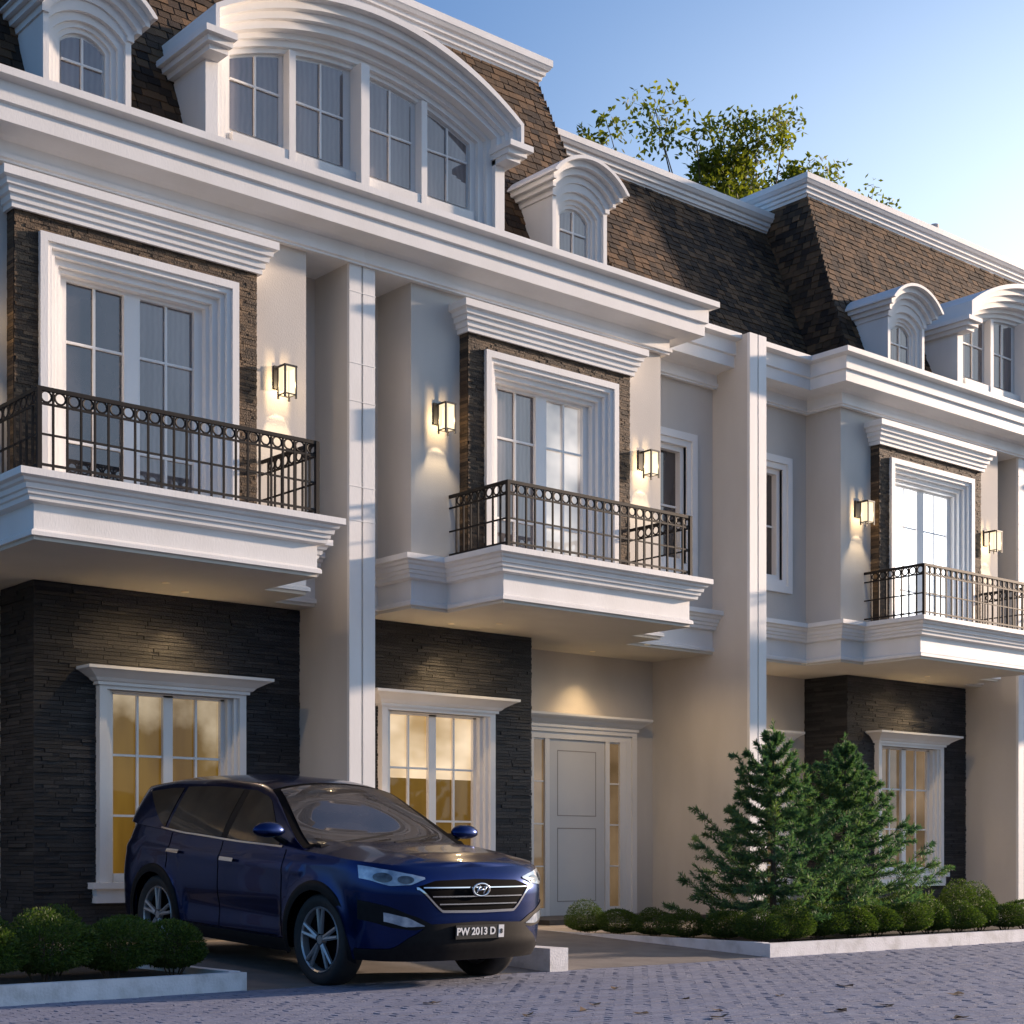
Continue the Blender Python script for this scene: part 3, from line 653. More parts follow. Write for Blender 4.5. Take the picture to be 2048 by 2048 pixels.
# ------------------------------------------------------------------ plants
def leafquad(m, p, d, up, L, Wd, mi=0):
    d = d.normalized(); s_ = d.cross(up)
    s_ = s_.normalized() if s_.length > 1e-4 else d.orthogonal().normalized()
    m.add([p, p + d*L*.5 + s_*Wd*.5, p + d*L, p + d*L*.5 - s_*Wd*.5], [(0,1,2,3)], mi)
def rv(r): 
    while True:
        v = Vector((r.uniform(-1,1), r.uniform(-1,1), r.uniform(-1,1)))
        if .05 < v.length < 1: return v.normalized()
def shrub_mesh(seed, n=9000):
    r = random.Random(seed); m = MB()
    lob = [(rv(r), r.uniform(.12, .30)) for _ in range(9)]
    for i in range(n):
        v = rv(r); v.z = v.z*.75 + .25*abs(v.z)
        rad = .80 + sum(a*max(0, v.dot(l))**6 for l, a in lob) * r.choice((.5, 1, 1)) + r.gauss(0, .03)
        if r.random() < .3: rad *= r.uniform(.6, .95)
        p = Vector((v.x*rad, v.y*rad, max(-.75, v.z*rad)))
        d = (v + rv(r)*.8).normalized()
        leafquad(m, p, d, rv(r), r.uniform(.06, .12), r.uniform(.028, .05))
    for k in range(7):
        m.tube((0,0,-1), rv(r)*.6 + Vector((0,0,.1)), .03, .01, 5, 1)
    return m.mesh('shrub', [M['shrub'], M['bark']])
SHR = [shrub_mesh(k) for k in range(4)]
def shrub(x, y, rx, rz, label, group, z0=.10):
    o = bpy.data.objects.new('round_shrub', rnd.choice(SHR)); col.objects.link(o)
    o.location = (x, y, z0 + rz*.72); o.scale = (rx, rx*rnd.uniform(.92,1.05), rz); o.rotation_euler = (0, 0, rnd.uniform(0, 6.28))
    tag(o, label, 'shrub', group)
gl = 'clipped shrubs behind the left kerb'
for x, y, rx, rz, lab in ((4.55,11.22,.31,.29,'clipped shrub at the left picture edge behind the left kerb'),
    (5.05,11.22,.34,.31,'rounded shrub second from the left edge behind the left kerb'),
    (5.60,11.20,.32,.29,'rounded shrub before the rear wheel of the car'),
    (6.10,11.18,.30,.28,'shrub at the right end of the left kerb next to the car'),
    (4.85,11.95,.32,.30,'shrub in the back row at the left picture edge'),
    (5.45,11.9,.33,.31,'shrub in the back row of the left planter, midway'),
    (6.02,11.9,.31,.29,'shrub in the back row of the left planter nearest the car')): shrub(x, y, rx, rz, lab, gl)
gr = 'clipped shrubs round the conifers'
words = ['first','second','third','fourth','fifth','sixth','seventh','eighth','ninth','tenth','eleventh']
for i in range(6):
    shrub(12.98+rnd.uniform(-.04,.04), 13.75-.52*i, rnd.uniform(.25,.28), rnd.uniform(.19,.22), 'round shrub beside the driveway, %s from the entrance door' % words[i], gr)
for i in range(11):
    shrub(13.45+.52*i+rnd.uniform(-.05,.05), 11.14+.06*(i%2), rnd.uniform(.26,.31), rnd.uniform(.21,.25), 'round shrub along the front white kerb, %s from its left corner' % words[i], gr)
for i, (x, y) in enumerate(((16.2,12.7),(16.85,12.75),(17.5,12.6),(18.1,12.7),(18.7,12.6),(19.3,12.65))):
    shrub(x, y, rnd.uniform(.31,.36), rnd.uniform(.25,.30), 'taller shrub in the back row right of the conifers, %s from the conifers' % words[i], gr)

def conifer(x, y, h, rad, seed, label, tiers=13):
    r = random.Random(seed); t = thing('conifer', label, 'tree', (x, y, .10), 'young conifers in the planter')
    tr = MB(); tr.tube((x,y,.08), (x,y,.1+h*.96), .045, .008, 8); tr.build('trunk', M['bark'], t)
    cr = MB(); br = MB(); B0 = Vector((x, y, .1))
    def spray(a, b, n, ln, w0):
        d = (b-a)
        for i in range(n):
            f = (i + r.random())/n; p = a + d*f
            q = (d.normalized()*r.uniform(.5,1.0) + rv(r)*.75)
            leafquad(cr, p, q, rv(r), ln*r.uniform(.7,1.2)*(1-.3*f), w0)
    for k in range(tiers):
        f = (k + .3)/tiers; z = .10 + h*.93*f**.92
        n = max(5, int(10 - 5.5*f)); L0 = rad*(1-f)**1.0*(1.06 if k % 2 else .90) + .06
        off = r.uniform(0, 6.28)
        for j in range(n):
            a = off + 6.283*j/n + r.uniform(-.25,.25); L = L0*r.uniform(.80, 1.06)
            if r.random() < .10: L *= .75
            dr_ = Vector((math.cos(a), math.sin(a), 0)); rise = r.uniform(.15,.38) + .5*f
            p0 = B0 + Vector((0,0,z)); pts = [p0]
            for q in range(1, 5):
                g_ = q/4; pts.append(p0 + dr_*L*g_ + Vector((0,0,L*(rise*g_*g_ - .10*math.sin(g_*3.1)))))
            for q in range(4):
                br.tube(pts[q], pts[q+1], .012*(1-q*.2), .012*(1-(q+1)*.2), 4, caps=False)
                if q > 0 or f > .5: spray(pts[q], pts[q+1], 80, .085, .011)
                if q >= 1 and L > .3:
                    for sg in (-1, 1):
                        sd = (dr_*.75 + Vector((-dr_.y, dr_.x, 0))*sg*.8 + Vector((0,0,.18))).normalized()
                        s0 = pts[q].lerp(pts[q+1], r.random()); s1 = s0 + sd*L*(.41-.08*q)*r.uniform(.75,1.12)
                        br.tube(s0, s1, .006, .003, 3, caps=False); spray(s0, s1, 84, .080, .011)
    spray(B0 + Vector((0,0,h*.86)), B0 + Vector((0,0,h*1.02)), 60, .09, .014)
    br.build('branches', M['bark'], t, stuff=True); cr.build('crown', M['needle'], t)
conifer(14.15, 11.95, 2.42, 1.22, 3, 'left conifer, taller, in front of the cream pier')
conifer(15.72, 12.15, 2.36, 1.32, 5, 'right conifer, in front of the dark stone wall and its window')

def broadleaf(x, y, h, label):
    r = random.Random(11); t = thing('broadleaf_tree', label, 'tree', (x, y, 0))
    tr = MB(); lf = MB(); B = Vector((x, y, 0))
    tr.tube(B, B + Vector((0,0,h*.55)), .28, .18, 10); tr.build('trunk', M['bark'], t)
    lb = MB()
    def clump(c_, R_, n):
        for i in range(n):
            v = rv(r)*R_*r.random()**.5; v.z *= .7
            leafquad(lf, c_+v, rv(r), rv(r), r.uniform(.12,.20), r.uniform(.06,.10))
    for (dx, dy, dz, R_, n) in CL:
        dx *= 1.2; dz = 16.6 + (dz-16.6)*.85
        e = B + Vector((dx, dy, dz)); s0 = B + Vector((0,0,h*.50)); mid = s0.lerp(e, .55) + Vector((r.uniform(-.4,.4), r.uniform(-.4,.4), .2))
        lb.tube(s0, mid, .09, .04, 6); lb.tube(mid, e, .04, .008, 5)
        for q in range(5):
            e2 = e + rv(r)*R_*.9; lb.tube(e, e2, .008, .003, 4, caps=False); clump(e2, R_*.42, n//3+5)
        clump(e, R_*1.1, int(n*2.5)+30)
    lb.build('limb', M['bark'], t); lf.build('crown', M['leaf'], t)
CL = [(-.4,-.2,16.6,1.0,330),(.35,.3,17.2,1.0,380),(-.1,.1,17.9,.75,240),(.55,-.3,18.6,.8,150),(.0,.2,19.1,.5,24),(-1.0,0,18.2,.7,40),(-1.9,.3,18.8,.75,26),(-2.2,-.2,17.9,.6,16),
      (-2.9,.3,16.6,.6,34),(-4.0,.2,16.75,.45,50),(-3.6,-.3,17.2,.6,22),(2.0,.2,18.1,.62,150),(2.6,-.2,18.5,.6,44),(3.5,.3,18.5,.7,34),(4.5,-.1,18.3,.7,26),(5.2,.2,18.1,.6,16),(1.2,.4,17.2,.8,150),(-.8,.5,15.8,1.1,200),(1.2,-.5,19.4,.5,14)]
broadleaf(29.2, 26.0, 17.5, 'tall leafy tree rising behind the mansard roofs')
t = thing('chimney', 'small pale chimney above the farthest roof cap', 'chimney', (25.3, 17.5, 11.2))
m = MB(); m.box(25.1, 25.5, 17.3, 17.7, 10.0, 12.45); m.build('stack', M['chimney'], t)
m = MB(); m.box(25.06, 25.54, 17.26, 17.74, 12.45, 12.55); m.tube((25.3,17.5,12.55), (25.3,17.5,12.75), .09, .08, 10); m.build('pot', M['chimney'], t)

# fallen leaves on the road
lm = []
for k in range(3):
    m = MB(); n = 7
    V = [(0,0,.006)]; 
    for i in range(n):
        a = 2*math.pi*i/n; rr = .055*(1.0 if i % 2 else .62)*rnd.uniform(.8,1.2); V.append((math.cos(a)*rr*1.5, math.sin(a)*rr, .004 + rnd.uniform(0,.022)))
    m.add(V, [(0, i+1, (i+1) % n + 1) for i in range(n)]); lm.append(m.mesh('fallen_leaf', M['dryleaf']))
def gpt(u, v):
    d = FPX*EYE/(v-V0); l = (u-1024)/FPX*d; c, s = math.cos(TH), math.sin(TH); return c*d + s*l, s*d - c*l
for u, v, lab in ((862,2010,'dark dry leaf on the pavers below the car bumper'),(1056,2034,'reddish dry leaf on the pavers at the bottom edge, middle'),(1170,2024,'dry leaf right of the reddish one at the bottom edge'),
    (1190,2013,'small dry leaf above two others on the pavers'),(1285,2030,'curled yellow brown leaf at the bottom edge'),(1370,2002,'thin dry leaf on the pavers in front of the kerb corner'),(1437,2024,'dark dry leaf with another just below it'),
    (1436,2039,'dark dry leaf at the very bottom edge under another'),(1560,1994,'large brown leaf on the pavers below the white kerb'),(1690,1975,'olive dry leaf under the long white kerb'),(1680,2026,'dry leaf at the bottom edge right of the middle'),(1916,1992,'dry leaf on the pavers near the right picture edge'),(1770,2014,'small dry leaf between two larger ones on the right'),(1920,2040,'dry leaf in the bottom right corner'),(1232,1980,'tiny yellow leaf on the pavers before the driveway')):
    x, y = gpt(u, v); o = bpy.data.objects.new('fallen_leaf', rnd.choice(lm)); col.objects.link(o); o.location = (x, y, .008); q = rnd.uniform(.7, 1.25)
    o.scale = (q, q, q); o.rotation_euler = (rnd.uniform(-.1,.1), rnd.uniform(-.1,.1), rnd.uniform(0, 6.28)); tag(o, lab, 'leaf', 'dry leaves on the road')

# ------------------------------------------------------------------ car (local: x across, nose at -y, front axle at the origin)
def paint():
    m = mat('deep_blue_car_paint', (.0008,.0125,.078), (.0012,.017,.10), .24, 3, metal=.85, coat=.35, spec=.3); return m
M['paint'] = paint()
M['clad'] = mat('black_plastic_cladding', (.005,.005,.006), (.009,.009,.010), .6, 20, spec=.15)
M['carglass'] = glass_mat('tinted_car_glass', (.006,.005,.004), (.035,.027,.018), refl=.06, scale=(1.6,1.6,1.6), wave=0)
M['screen'] = glass_mat('windscreen_glass', (.006,.005,.005), (.04,.033,.028), refl=.13, fk=.3, scale=(1.2,1.2,1.2), wave=0)
M['chrome'] = mat('chrome', (.7,.7,.72), None, .12, metal=1.0)
M['alloy'] = mat('alloy_rim', (.36,.36,.37), None, .3, metal=.6)
M['tyre'] = mat('tyre_rubber', (.012,.012,.013), (.02,.02,.02), .75, 20)
M['lamp'] = mat('headlamp_lens', (.20,.26,.34), (.55,.60,.66), .08, 14, metal=.25, coat=1.0)
M['lampdark'] = mat('headlamp_inner', (.02,.022,.028), (.10,.11,.13), .15, 20, coat=1.0)
M['plate'] = mat('plate_black', (.008,.008,.008), None, .4)
M['platew'] = mat('plate_white', (.75,.75,.74), None, .5)
M['shut'] = mat('panel_gap', (.002,.002,.003), None, .8, spec=.05)
M['red'] = mat('tail_lamp_red', (.25,.01,.01), None, .15, coat=1.0)
CAR = thing('parked_car', 'dark blue sport utility car parked nose to the road before the nearest house', 'car', (8.07, 10.78, .0))
CAR.rotation_euler = (math.atan(.128/2.70), 0, 0); ORG[CAR] = Vector()
WB, RT = 2.70, .372
def ip(x, pts):
    if x <= pts[0][0]: return pts[0][1]
    for (a, b), (c_, d) in zip(pts, pts[1:]):
        if x <= c_:
            f = (x-a)/(c_-a); f = f*f*(3-2*f)*.35 + f*.65; return b + (d-b)*f
    return pts[-1][1]
HW = [(.20,.86),(.32,.905),(.50,.925),(.70,.935),(.84,.935),(.97,.925),(1.06,.895),(1.25,.845)]
YFR = [(.18,-.74),(.26,-.86),(.40,-.915),(.55,-.92),(.68,-.915),(.80,-.91),(.90,-.885),(.97,-.84),(1.02,-.77),(1.08,-.68)]
YRE = [(.20,3.60),(.40,3.72),(.70,3.73),(.95,3.68),(1.10,3.62),(1.25,3.55)]
YC, YCR, NF, NR = -.24, 3.0, 3.1, 3.2
def hw(z, y): return ip(z, HW) * (1 - .03*max(0, (y-2.2)/1.5)**1.5 if y > 2.2 else 1)
def fronty(x, z):
    w_ = hw(z, 0); f = min(1, abs(x)/w_); return YC - (YC - ip(z, YFR))*max(0, 1-f**NF)**(1/NF)
def ztop(y, x):
    if y < .45: return ip(y, [(-.93,.965),(-.80,1.0),(-.5,1.03),(0,1.06),(.45,1.085)])
    return ip(y, [(.45,1.085),(1.2,1.10),(2.2,1.14),(3.0,1.20),(3.6,1.25)])
def column(k, kind):
    """plan position of a column as function of z"""
    if kind == 'f':
        th = k*math.pi/2
        def P(z):
            w_ = hw(z, 0); return (w_*math.sin(th)**(2/NF), YC - (YC-ip(z, YFR))*max(0, math.cos(th))**(2/NF))
    elif kind == 's':
        def P(z): y = YC + (YCR-YC)*k; return (hw(z, y), y)
    else:
        th = k*math.pi/2
        def P(z):
            w_ = hw(z, YCR); return (w_*max(0, math.cos(th))**(2/NR), YCR + (ip(z, YRE)-YCR)*math.sin(th)**(2/NR))
    return P
cols = [column((i/26), 'f') for i in range(26)] + [column(i/96, 's') for i in range(97)] + [column((i+1)/18, 'r') for i in range(18)]
AR = .43
def zbot(y):
    zb = .26 if y < -.3 else (.24 if y < 3.2 else .30)
    for yc in (0, WB):
        if abs(y-yc) < AR: zb = max(zb, RT + math.sqrt(AR*AR - (y-yc)**2))
    return zb
NZ = 22
body = MB(); top_edge = []
for sg in (1, -1):
    V = []; F = []
    for P in cols:
        x, y = P(.6); zt = ztop(P(.95)[1], x)
        x, y = P(zt); zt = ztop(y, x); zb = zbot(P(.4)[1])
        for j in range(NZ+1):
            z = zb + (zt-zb)*j/NZ; x, y = P(z)
            cre = .012*math.exp(-((z-.90-.03*y)/.035)**2) if y > .2 else 0        # shoulder crease
            fl = 0
            for yc in (0, WB):
                d = math.hypot(y-yc, z-RT); fl = max(fl, .022*math.exp(-((d-AR)/.07)**2))
            hollow = -.022*math.exp(-((z-.52)/.10)**2)*(1 if .55 < y < 2.15 else 0)
            V.append((sg*(x+(cre+fl+hollow if y > -.42 else 0)), y, z))
        if sg == 1: top_edge.append(V[-1])
    n = NZ+1
    for i in range(len(cols)-1):
        for j in range(NZ):
            q = (i*n+j, (i+1)*n+j, (i+1)*n+j+1, i*n+j+1); F.append(q if sg == 1 else q[::-1])
    body.add(V, F)
# floor pan and wheel housings close the shell underneath
body.build('body', M['paint'], CAR, smooth=True)
m = MB(); m.box(-.50,.50,-.62,3.5,.27,.60); m.box(-.84,.84,.46,2.24,.27,.60); m.box(-.55,.55,-.72,-.45,.29,.6)
for sg in (-1, 1):
    pass
for yc in (0, WB):
    for sg in (-1, 1):
        n = 20; V = []
        for i in range(n+1):
            a = math.pi*i/n
            for xx in (.50, .885): V.append((sg*xx, yc+(AR+.012)*math.cos(a), RT+(AR+.012)*math.sin(a)-.02))
        m.add(V, [(2*i, 2*i+2, 2*i+3, 2*i+1) for i in range(n)])
m.build('underbody', M['shut'], CAR)
# bonnet
hd = MB(); rowsH = []
for P, e in zip(cols, top_edge):
    if e[1] <= .46: rowsH.append(e)
NX = 16; V = []; F = []
for (x, y, z) in rowsH:
    cr_ = ip(y, [(-.93,0.0),(-.80,.035),(-.5,.070),(0,.085),(.5,.06)])
    for i in range(NX+1):
        u = -1 + 2*i/NX; rdg = .018*math.exp(-((abs(u)-.62)/.10)**2)*(1 if y > -.7 else 0)
        V.append((u*x, y, z + cr_*(1-abs(u)**3.2) + rdg*(1-abs(u)**6)))
for i in range(len(rowsH)-1):
    for j in range(NX): F.append((i*(NX+1)+j, i*(NX+1)+j+1, (i+1)*(NX+1)+j+1, (i+1)*(NX+1)+j))
hd.add(V, F); hd.build('bonnet', M['paint'], CAR, smooth=True)
# greenhouse
def zroof(y): return ip(y, [(.25,1.08),(1.18,1.615),(1.40,1.66),(2.1,1.685),(2.8,1.668),(3.32,1.615),(3.50,1.38),(3.58,1.23)])
def gsec(y):
    zb = ztop(y, 0) - .01; zr = zroof(y); wb = (hw(1.05, y) if y < YCR else hw(1.05, YCR)*(1-min(.98,(y-YCR)/(3.64-YCR))**NR)**(1/NR)) - .015
    pts = []; h = max(.02, zr-zb); wt = wb - .27*min(1, h/.56)**1.15*1.0
    K = 10
    for i in range(K+1):
        f = i/K; z = zb + (zr-.055*min(1,h/.4)-zb)*f; x = wb + (wt-wb)*f**1.2; pts.append((x, z))
    x0, z0 = pts[-1]
    for i in range(1, 12):
        f = i/11; x = x0*(1-f); pts.append((x, z0 + (zr-z0)*(1-(1-f)**2.6) + .02*(1-(1-f)**2)*min(1,h/.4)))
    return pts
ys = [.25+.045*i for i in range(21)] + [1.24+.1*i for i in range(21)] + [3.32,3.38,3.44,3.5,3.54,3.58]
gh = MB(); V = []; F = []; S0 = [gsec(y) for y in ys]; k = len(S0[0]); nn_ = 2*k-1
for y, s_ in zip(ys, S0):
    full_ = [(x, z) for x, z in s_] + [(-x, z) for x, z in reversed(s_[:-1])]
    V += [(x, y, z) for x, z in full_]
for i in range(len(ys)-1):
    for j in range(nn_-1): F.append((i*nn_+j, (i+1)*nn_+j, (i+1)*nn_+j+1, i*nn_+j+1))
F.append(tuple((len(ys)-1)*nn_ + j for j in range(nn_)))
gh.add(V, F); gh.build('cabin', M['paint'], CAR, smooth=True)
def gside(y, z, off):
    s_ = gsec(y)
    for (xa, za), (xb, zb_) in zip(s_[:11], s_[1:11]):
        if za <= z <= zb_: return xa + (xb-xa)*(z-za)/(zb_-za) + off
    return s_[10][0] + off
def sidepatch(name, y0, y1, lo, hi, mt, off=.006, n=24, nz=8, sgs=(-1, 1), fn=gside):
    for sg in sgs:
        m = MB(); V = []; F = []
        for i in range(n+1):
            y = y0 + (y1-y0)*i/n; a, b = lo(y), hi(y)
            for j in range(nz+1):
                z = a + (b-a)*j/nz; V.append((sg*fn(y, z, off), y, z))
        for i in range(n):
            for j in range(nz):
                q = (i*(nz+1)+j, (i+1)*(nz+1)+j, (i+1)*(nz+1)+j+1, i*(nz+1)+j+1); F.append(q if sg == 1 else q[::-1])
        m.add(V, F); m.build(name, mt, CAR, smooth=True)
belt = lambda y: ztop(y, 0) + .02
eave = lambda y: zroof(y) - .105
sidepatch('side_window', .66, 1.50, belt, lambda y: max(belt(y)+.005, min(eave(y), 1.13+(y-.66)*.80)), M['carglass'])
sidepatch('side_window', 1.60, 2.56, belt, lambda y: eave(y), M['carglass'])
sidepatch('quarter_window', 2.62, 3.22, lambda y: belt(y)+.30*max(0,(y-2.64)/.58)**1.2, lambda y: eave(y)-.01, M['carglass'])
sidepatch('window_trim', .60, 2.68, lambda y: ztop(y,0)+.001, lambda y: ztop(y,0)+.016, M['chrome'], .008, 40, 1)
sidepatch('pillar_cover', 1.505, 1.595, belt, lambda y: eave(y), M['clad'], .005, 3, 6)
# windscreen and rear window follow the cabin top
def toppatch(name, y0, y1, fx, mt, off=.008):
    m = MB(); V = []; F = []; n = 24; nx = 20
    for i in range(n+1):
        y = y0 + (y1-y0)*i/n; s_ = gsec(y); x0, z0 = s_[10]; wmax = x0*fx
        for j in range(nx+1):
            x = -wmax + 2*wmax*j/nx; ax = abs(x); z = s_[-1][1]
            for (xa, za), (xb, zb_) in zip(s_[10:], s_[11:]):
                if xb <= ax <= xa: z = za + (zb_-za)*((xa-ax)/(xa-xb) if xa > xb else 0); break
            V.append((x, y-off*.6, z+off))
    for i in range(n):
        for j in range(nx): F.append((i*(nx+1)+j, i*(nx+1)+j+1, (i+1)*(nx+1)+j+1, (i+1)*(nx+1)+j))
    m.add(V, F); return m.build(name, mt, CAR, smooth=True)
toppatch('windscreen_border', .29, 1.18, 1.0, M['shut'], .004); toppatch('windscreen', .35, 1.13, .90, M['screen'], .009); toppatch('rear_window', 3.36, 3.50, .88, M['carglass'])
m = MB(); m.box(-.74, .74, .24, .33, 1.10, 1.125); m.build('scuttle', M['clad'], CAR)
for a, b in (((-.55,.30,1.135),(.12,.43,1.215)), ((.05,.30,1.145),(.62,.45,1.215))):
    m = MB(); m.tube(a, b, .011, .008, 6); m.build('wiper', M['clad'], CAR)
# mirrors
for sg in (-1, 1):
    bm = bmesh.new(); bmesh.ops.create_uvsphere(bm, u_segments=20, v_segments=12, radius=1)
    for v in bm.verts:
        v.co = Vector((sg*1.03 + v.co.x*.150*(1+.12*v.co.z), .58 + (v.co.y*.075 if v.co.y < 0 else v.co.y*.04), 1.215 + (v.co.z*.085 if v.co.z > 0 else v.co.z*.045)))
    me = bpy.data.meshes.new('wing_mirror'); bm.to_mesh(me); bm.free(); me.materials.append(M['paint'])
    me.polygons.foreach_set('use_smooth', [True]*len(me.polygons)); o = bpy.data.objects.new('wing_mirror', me); col.objects.link(o); o.parent = CAR; ORG[o] = Vector()
    m = MB(); m.tube((sg*.84,.60,1.12), (sg*.98,.585,1.19), .028, .022, 8); m.build('mirror_arm', M['clad'], o)
# skin-following patches on the flank and nose
def flank(y, z, off):
    x = hw(z, y); cre = .012*math.exp(-((z-.90-.03*y)/.035)**2) if y > .2 else 0; fl = 0
    for yc in (0, WB): fl = max(fl, .022*math.exp(-((math.hypot(y-yc, z-RT)-AR)/.07)**2))
    hollow = -.022*math.exp(-((z-.52)/.10)**2)*(1 if .55 < y < 2.15 else 0)
    return x + cre + fl + hollow + off
sidepatch('sill_cladding', .44, 2.26, lambda y: .235, lambda y: .345, M['clad'], .010, 20, 3, fn=flank)
for y0 in (.52, 1.55, 2.48):
    sidepatch('door_gap', y0-.005, y0+.005, lambda y: .36 if y < 2.4 else .82, lambda y: ztop(y,0)-.01, M['shut'], .0025, 1, 26, fn=flank)
sidepatch('sill_gap', .60, 2.2, lambda y: .352, lambda y: .360, M['shut'], .003, 24, 1, fn=flank)
for y0, z0 in ((1.36, .955), (2.32, .985)):
    sidepatch('door_handle', y0-.11, y0+.11, lambda y: z0-.016+.02*(y-y0), lambda y: z0+.016+.02*(y-y0), M['chrome'], .035, 8, 2, fn=flank)
for yc in (0, WB):                                   # arch mouldings
    for sg in (-1, 1):
        m = MB(); V = []; F = []; n = 36; a0, a1 = R(-18), R(198)
        for i in range(n+1):
            a = a0 + (a1-a0)*i/n
            for r in (AR-.03, AR+.005, AR+.045, AR+.05):
                y, z = yc + r*math.cos(a), max(.22, RT + r*math.sin(a)); V.append((sg*(flank(y, max(z,.24), .013 if r < AR+.05 else 0) if (yc or y > YC) else flank(max(y,YC), max(z,.24), .012 if r < AR+.05 else 0) - .10*max(0,YC-y)**1.5*2.5), y, z))
        for i in range(n):
            for j in range(3):
                q = (i*4+j, (i+1)*4+j, (i+1)*4+j+1, i*4+j+1); F.append(q if sg < 0 else q[::-1])
        m.add(V, F); m.build('arch_moulding', M['clad'], CAR, smooth=True)
def nosepatch(name, x0, x1, lo, hi, mt, off=.008, n=30, nz=8, mirror=False, parent=None):
    out = None
    for sg in ((1, -1) if mirror else (1,)):
        m = MB(); V = []; F = []
        for i in range(n+1):
            x = x0 + (x1-x0)*i/n; a, b = lo(x), hi(x)
            for j in range(nz+1):
                z = a + (b-a)*j/nz; w_ = hw(z, 0); xx = x*w_/.935; y = fronty(xx, z)
                nx_ = abs(xx/w_)**(NF-1); ox = off*min(1, nx_*1.2); V.append((sg*(xx+math.copysign(ox, xx)), y-off*(1-.6*nx_), z))
        for i in range(n):
            for j in range(nz):
                q = (i*(nz+1)+j, (i+1)*(nz+1)+j, (i+1)*(nz+1)+j+1, i*(nz+1)+j+1); F.append(q if sg == 1 else q[::-1])
        m.add(V, F); out = m.build(name, mt, parent or CAR, smooth=True)
    return out
# grille: hexagon with bars
ghi = lambda x: ip(abs(x), [(0,.905),(.40,.895),(.56,.85)])
glo = lambda x: ip(abs(x), [(0,.655),(.36,.66),(.56,.84)])
G_ = nosepatch('grille', -.56, .56, glo, ghi, M['shut'], .006)
for zz in (.71, .77, .84):
    xm = .36 + (zz-.66)/.18*.18 - .02; nosepatch('grille_bar', -xm, xm, lambda x: zz-.004, lambda x: zz+.005, M['chrome'], .018, 30, 2, parent=G_)
nosepatch('grille_surround', -.575, .575, lambda x: glo(x)-.016, lambda x: glo(x)+.004, M['chrome'], .014, 60, 2, parent=G_)
# emblem: ring with a slanted bar letter
m = MB(); yE = fronty(0, .82) - .035
Mx = Matrix.Translation((0, yE, .822)) @ Matrix.Diagonal((1.55, 1, .95, 1)) @ Matrix.Rotation(R(90), 4, 'Z')
m.lathe([(.052+.008*math.cos(q), .006*math.sin(q)) for q in [k*math.pi/3 for k in range(6)]], Mx, n=28, close=True)
for a, b in (((-.048,.795),(-.020,.852)), ((.020,.792),(.048,.849)), ((-.034,.817),(.034,.827))): m.tube((a[0],yE-.002,a[1]), (b[0],yE-.002,b[1]), .008, .008, 6)
m.build('emblem', M['chrome'], G_, smooth=True)
# lamps
L_ = nosepatch('headlamp', .50, .905, lambda x: ip(x, [(.50,.905),(.62,.86),(.76,.85),(.905,.90)]), lambda x: ip(x, [(.50,.92),(.62,.945),(.76,.972),(.905,1.0)]), M['lamp'], .010, mirror=True)
nosepatch('headlamp_bezel', .59, .71, lambda x: .90-.032*math.sqrt(max(0,1-((x-.65)/.06)**2)), lambda x: .902+.028*math.sqrt(max(0,1-((x-.65)/.06)**2)), M['lampdark'], .016, mirror=True)
nosepatch('headlamp_bezel', .74, .85, lambda x: .912-.036*math.sqrt(max(0,1-((x-.795)/.055)**2)), lambda x: .914+.036*math.sqrt(max(0,1-((x-.795)/.055)**2)), M['lampdark'], .016, mirror=True)
nosepatch('fog_lamp_recess', .44, .91, lambda x: ip(x, [(.44,.535),(.60,.51),(.74,.525),(.91,.58)]), lambda x: ip(x, [(.44,.55),(.60,.62),(.80,.70),(.91,.73)]), M['clad'], .007, mirror=True)
nosepatch('fog_lamp', .52, .80, lambda x: ip(x, [(.52,.54),(.66,.535),(.80,.575)]), lambda x: ip(x, [(.52,.547),(.66,.612),(.80,.645)]), M['lamp'], .013, mirror=True)
nosepatch('bumper_cladding', -.92, .92, lambda x: .262, lambda x: ip(abs(x), [(0,.57),(.46,.555),(.62,.46),(.76,.36),(.92,.35)]), M['clad'], .009, 60)
nosepatch('skid_plate', -.42, .42, lambda x: .235, lambda x: .30, M['alloy'], .014, 20, 2) if False else None
yP = fronty(0, .49) - .022
m = MB(); m.box(-.25, .25, yP-.006, yP+.01, .435, .545); PLT = m.build('number_plate', M['plate'], CAR)
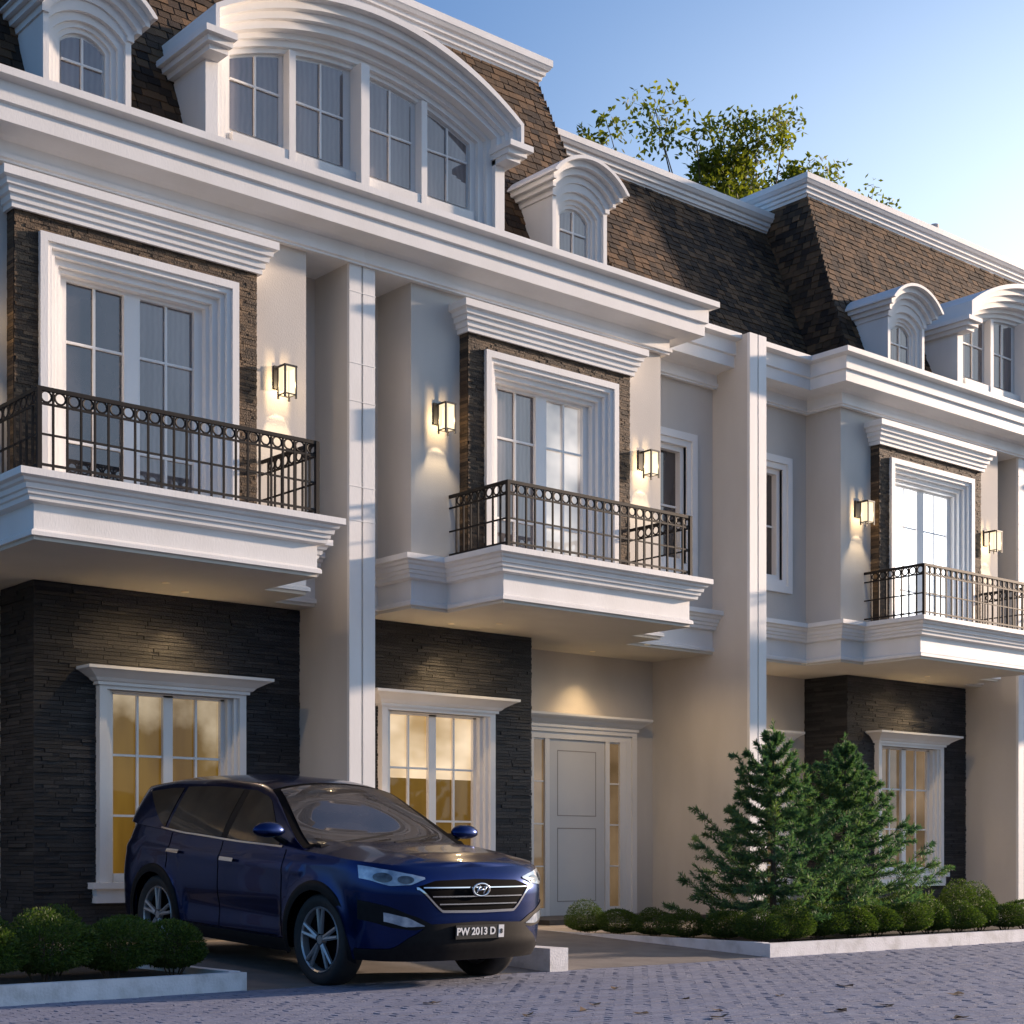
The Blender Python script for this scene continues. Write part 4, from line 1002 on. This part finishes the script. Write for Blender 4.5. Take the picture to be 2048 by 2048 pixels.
def text3(body_, size, x, z, mt):
    cu = bpy.data.curves.new('t', 'FONT'); cu.body = body_; cu.size = size; cu.align_x = 'CENTER'; cu.align_y = 'CENTER'; cu.extrude = .0015; cu.offset = .0022
    ob = bpy.data.objects.new('t', cu); col.objects.link(ob); bpy.context.view_layer.update()
    me = bpy.data.meshes.new_from_object(ob.evaluated_get(bpy.context.evaluated_depsgraph_get())); bpy.data.objects.remove(ob); me.materials.clear(); me.materials.append(mt)
    o = bpy.data.objects.new('plate_lettering', me); col.objects.link(o); o.parent = PLT; o.location = (x, yP-.008, z); o.rotation_euler = (R(90), 0, 0)
text3('PW 2013 D', .082, -.045, .492, M['platew'])
m = MB(); m.box(.185, .24, yP-.009, yP-.006, .44, .54); m.build('plate_badge', M['platew'], PLT)
text3('8', .05, .2125, .488, M['plate'])
for o in list(PLT.children):
    if o.name.startswith('plate_lettering') and abs(o.location.x-.2125) < .01: o.location.y -= .002
nosepatch('turn_repeater', .0, .0, lambda x: 0, lambda x: 0, M['lamp']) if False else None
# wheels
tyre = MB(); tyre.lathe([(.262,-.085),(.30,-.108),(.345,-.112),(.366,-.09),(.372,-.05),(.372,.05),(.366,.09),(.345,.112),(.30,.108),(.262,.085)], n=48)
TY = tyre.mesh('tyre', M['tyre'], smooth=True)
rim = MB(); rim.lathe([(.268,.088),(.262,.098),(.25,.088),(.243,.05),(.238,-.06),(.262,-.08)], n=48)
for k in range(5):
    a = 2*math.pi*k/5 + R(90)
    for off in (-1, 1):
        b = a + off*.10; c_ = a + off*.15
        p0 = (.078, math.cos(b)*.05, math.sin(b)*.05); p1 = (.088, math.cos(c_)*.250, math.sin(c_)*.250)
        rim.tube(p0, p1, .021, .016, 6)
rim.tube((.05,0,0), (.092,0,0), .045, .036, 16)
RM = rim.mesh('rim', M['alloy'], smooth=False)
disc = MB(); disc.lathe([(.0,.035),(.24,.035),(.24,.0)], n=32); DM = disc.mesh('wheel_back', M['shut'])
for y0 in (0, WB):
    for sg in (-1, 1):
        wh = bpy.data.objects.new('wheel', TY); col.objects.link(wh); wh.parent = CAR; wh.location = (sg*.80, y0, RT)
        wh.rotation_euler = (rnd.uniform(0,.0), 0, 0 if sg == 1 else math.pi)
        for nm, me in (('rim', RM), ('wheel_back', DM)):
            o = bpy.data.objects.new(nm, me); col.objects.link(o); o.parent = wh
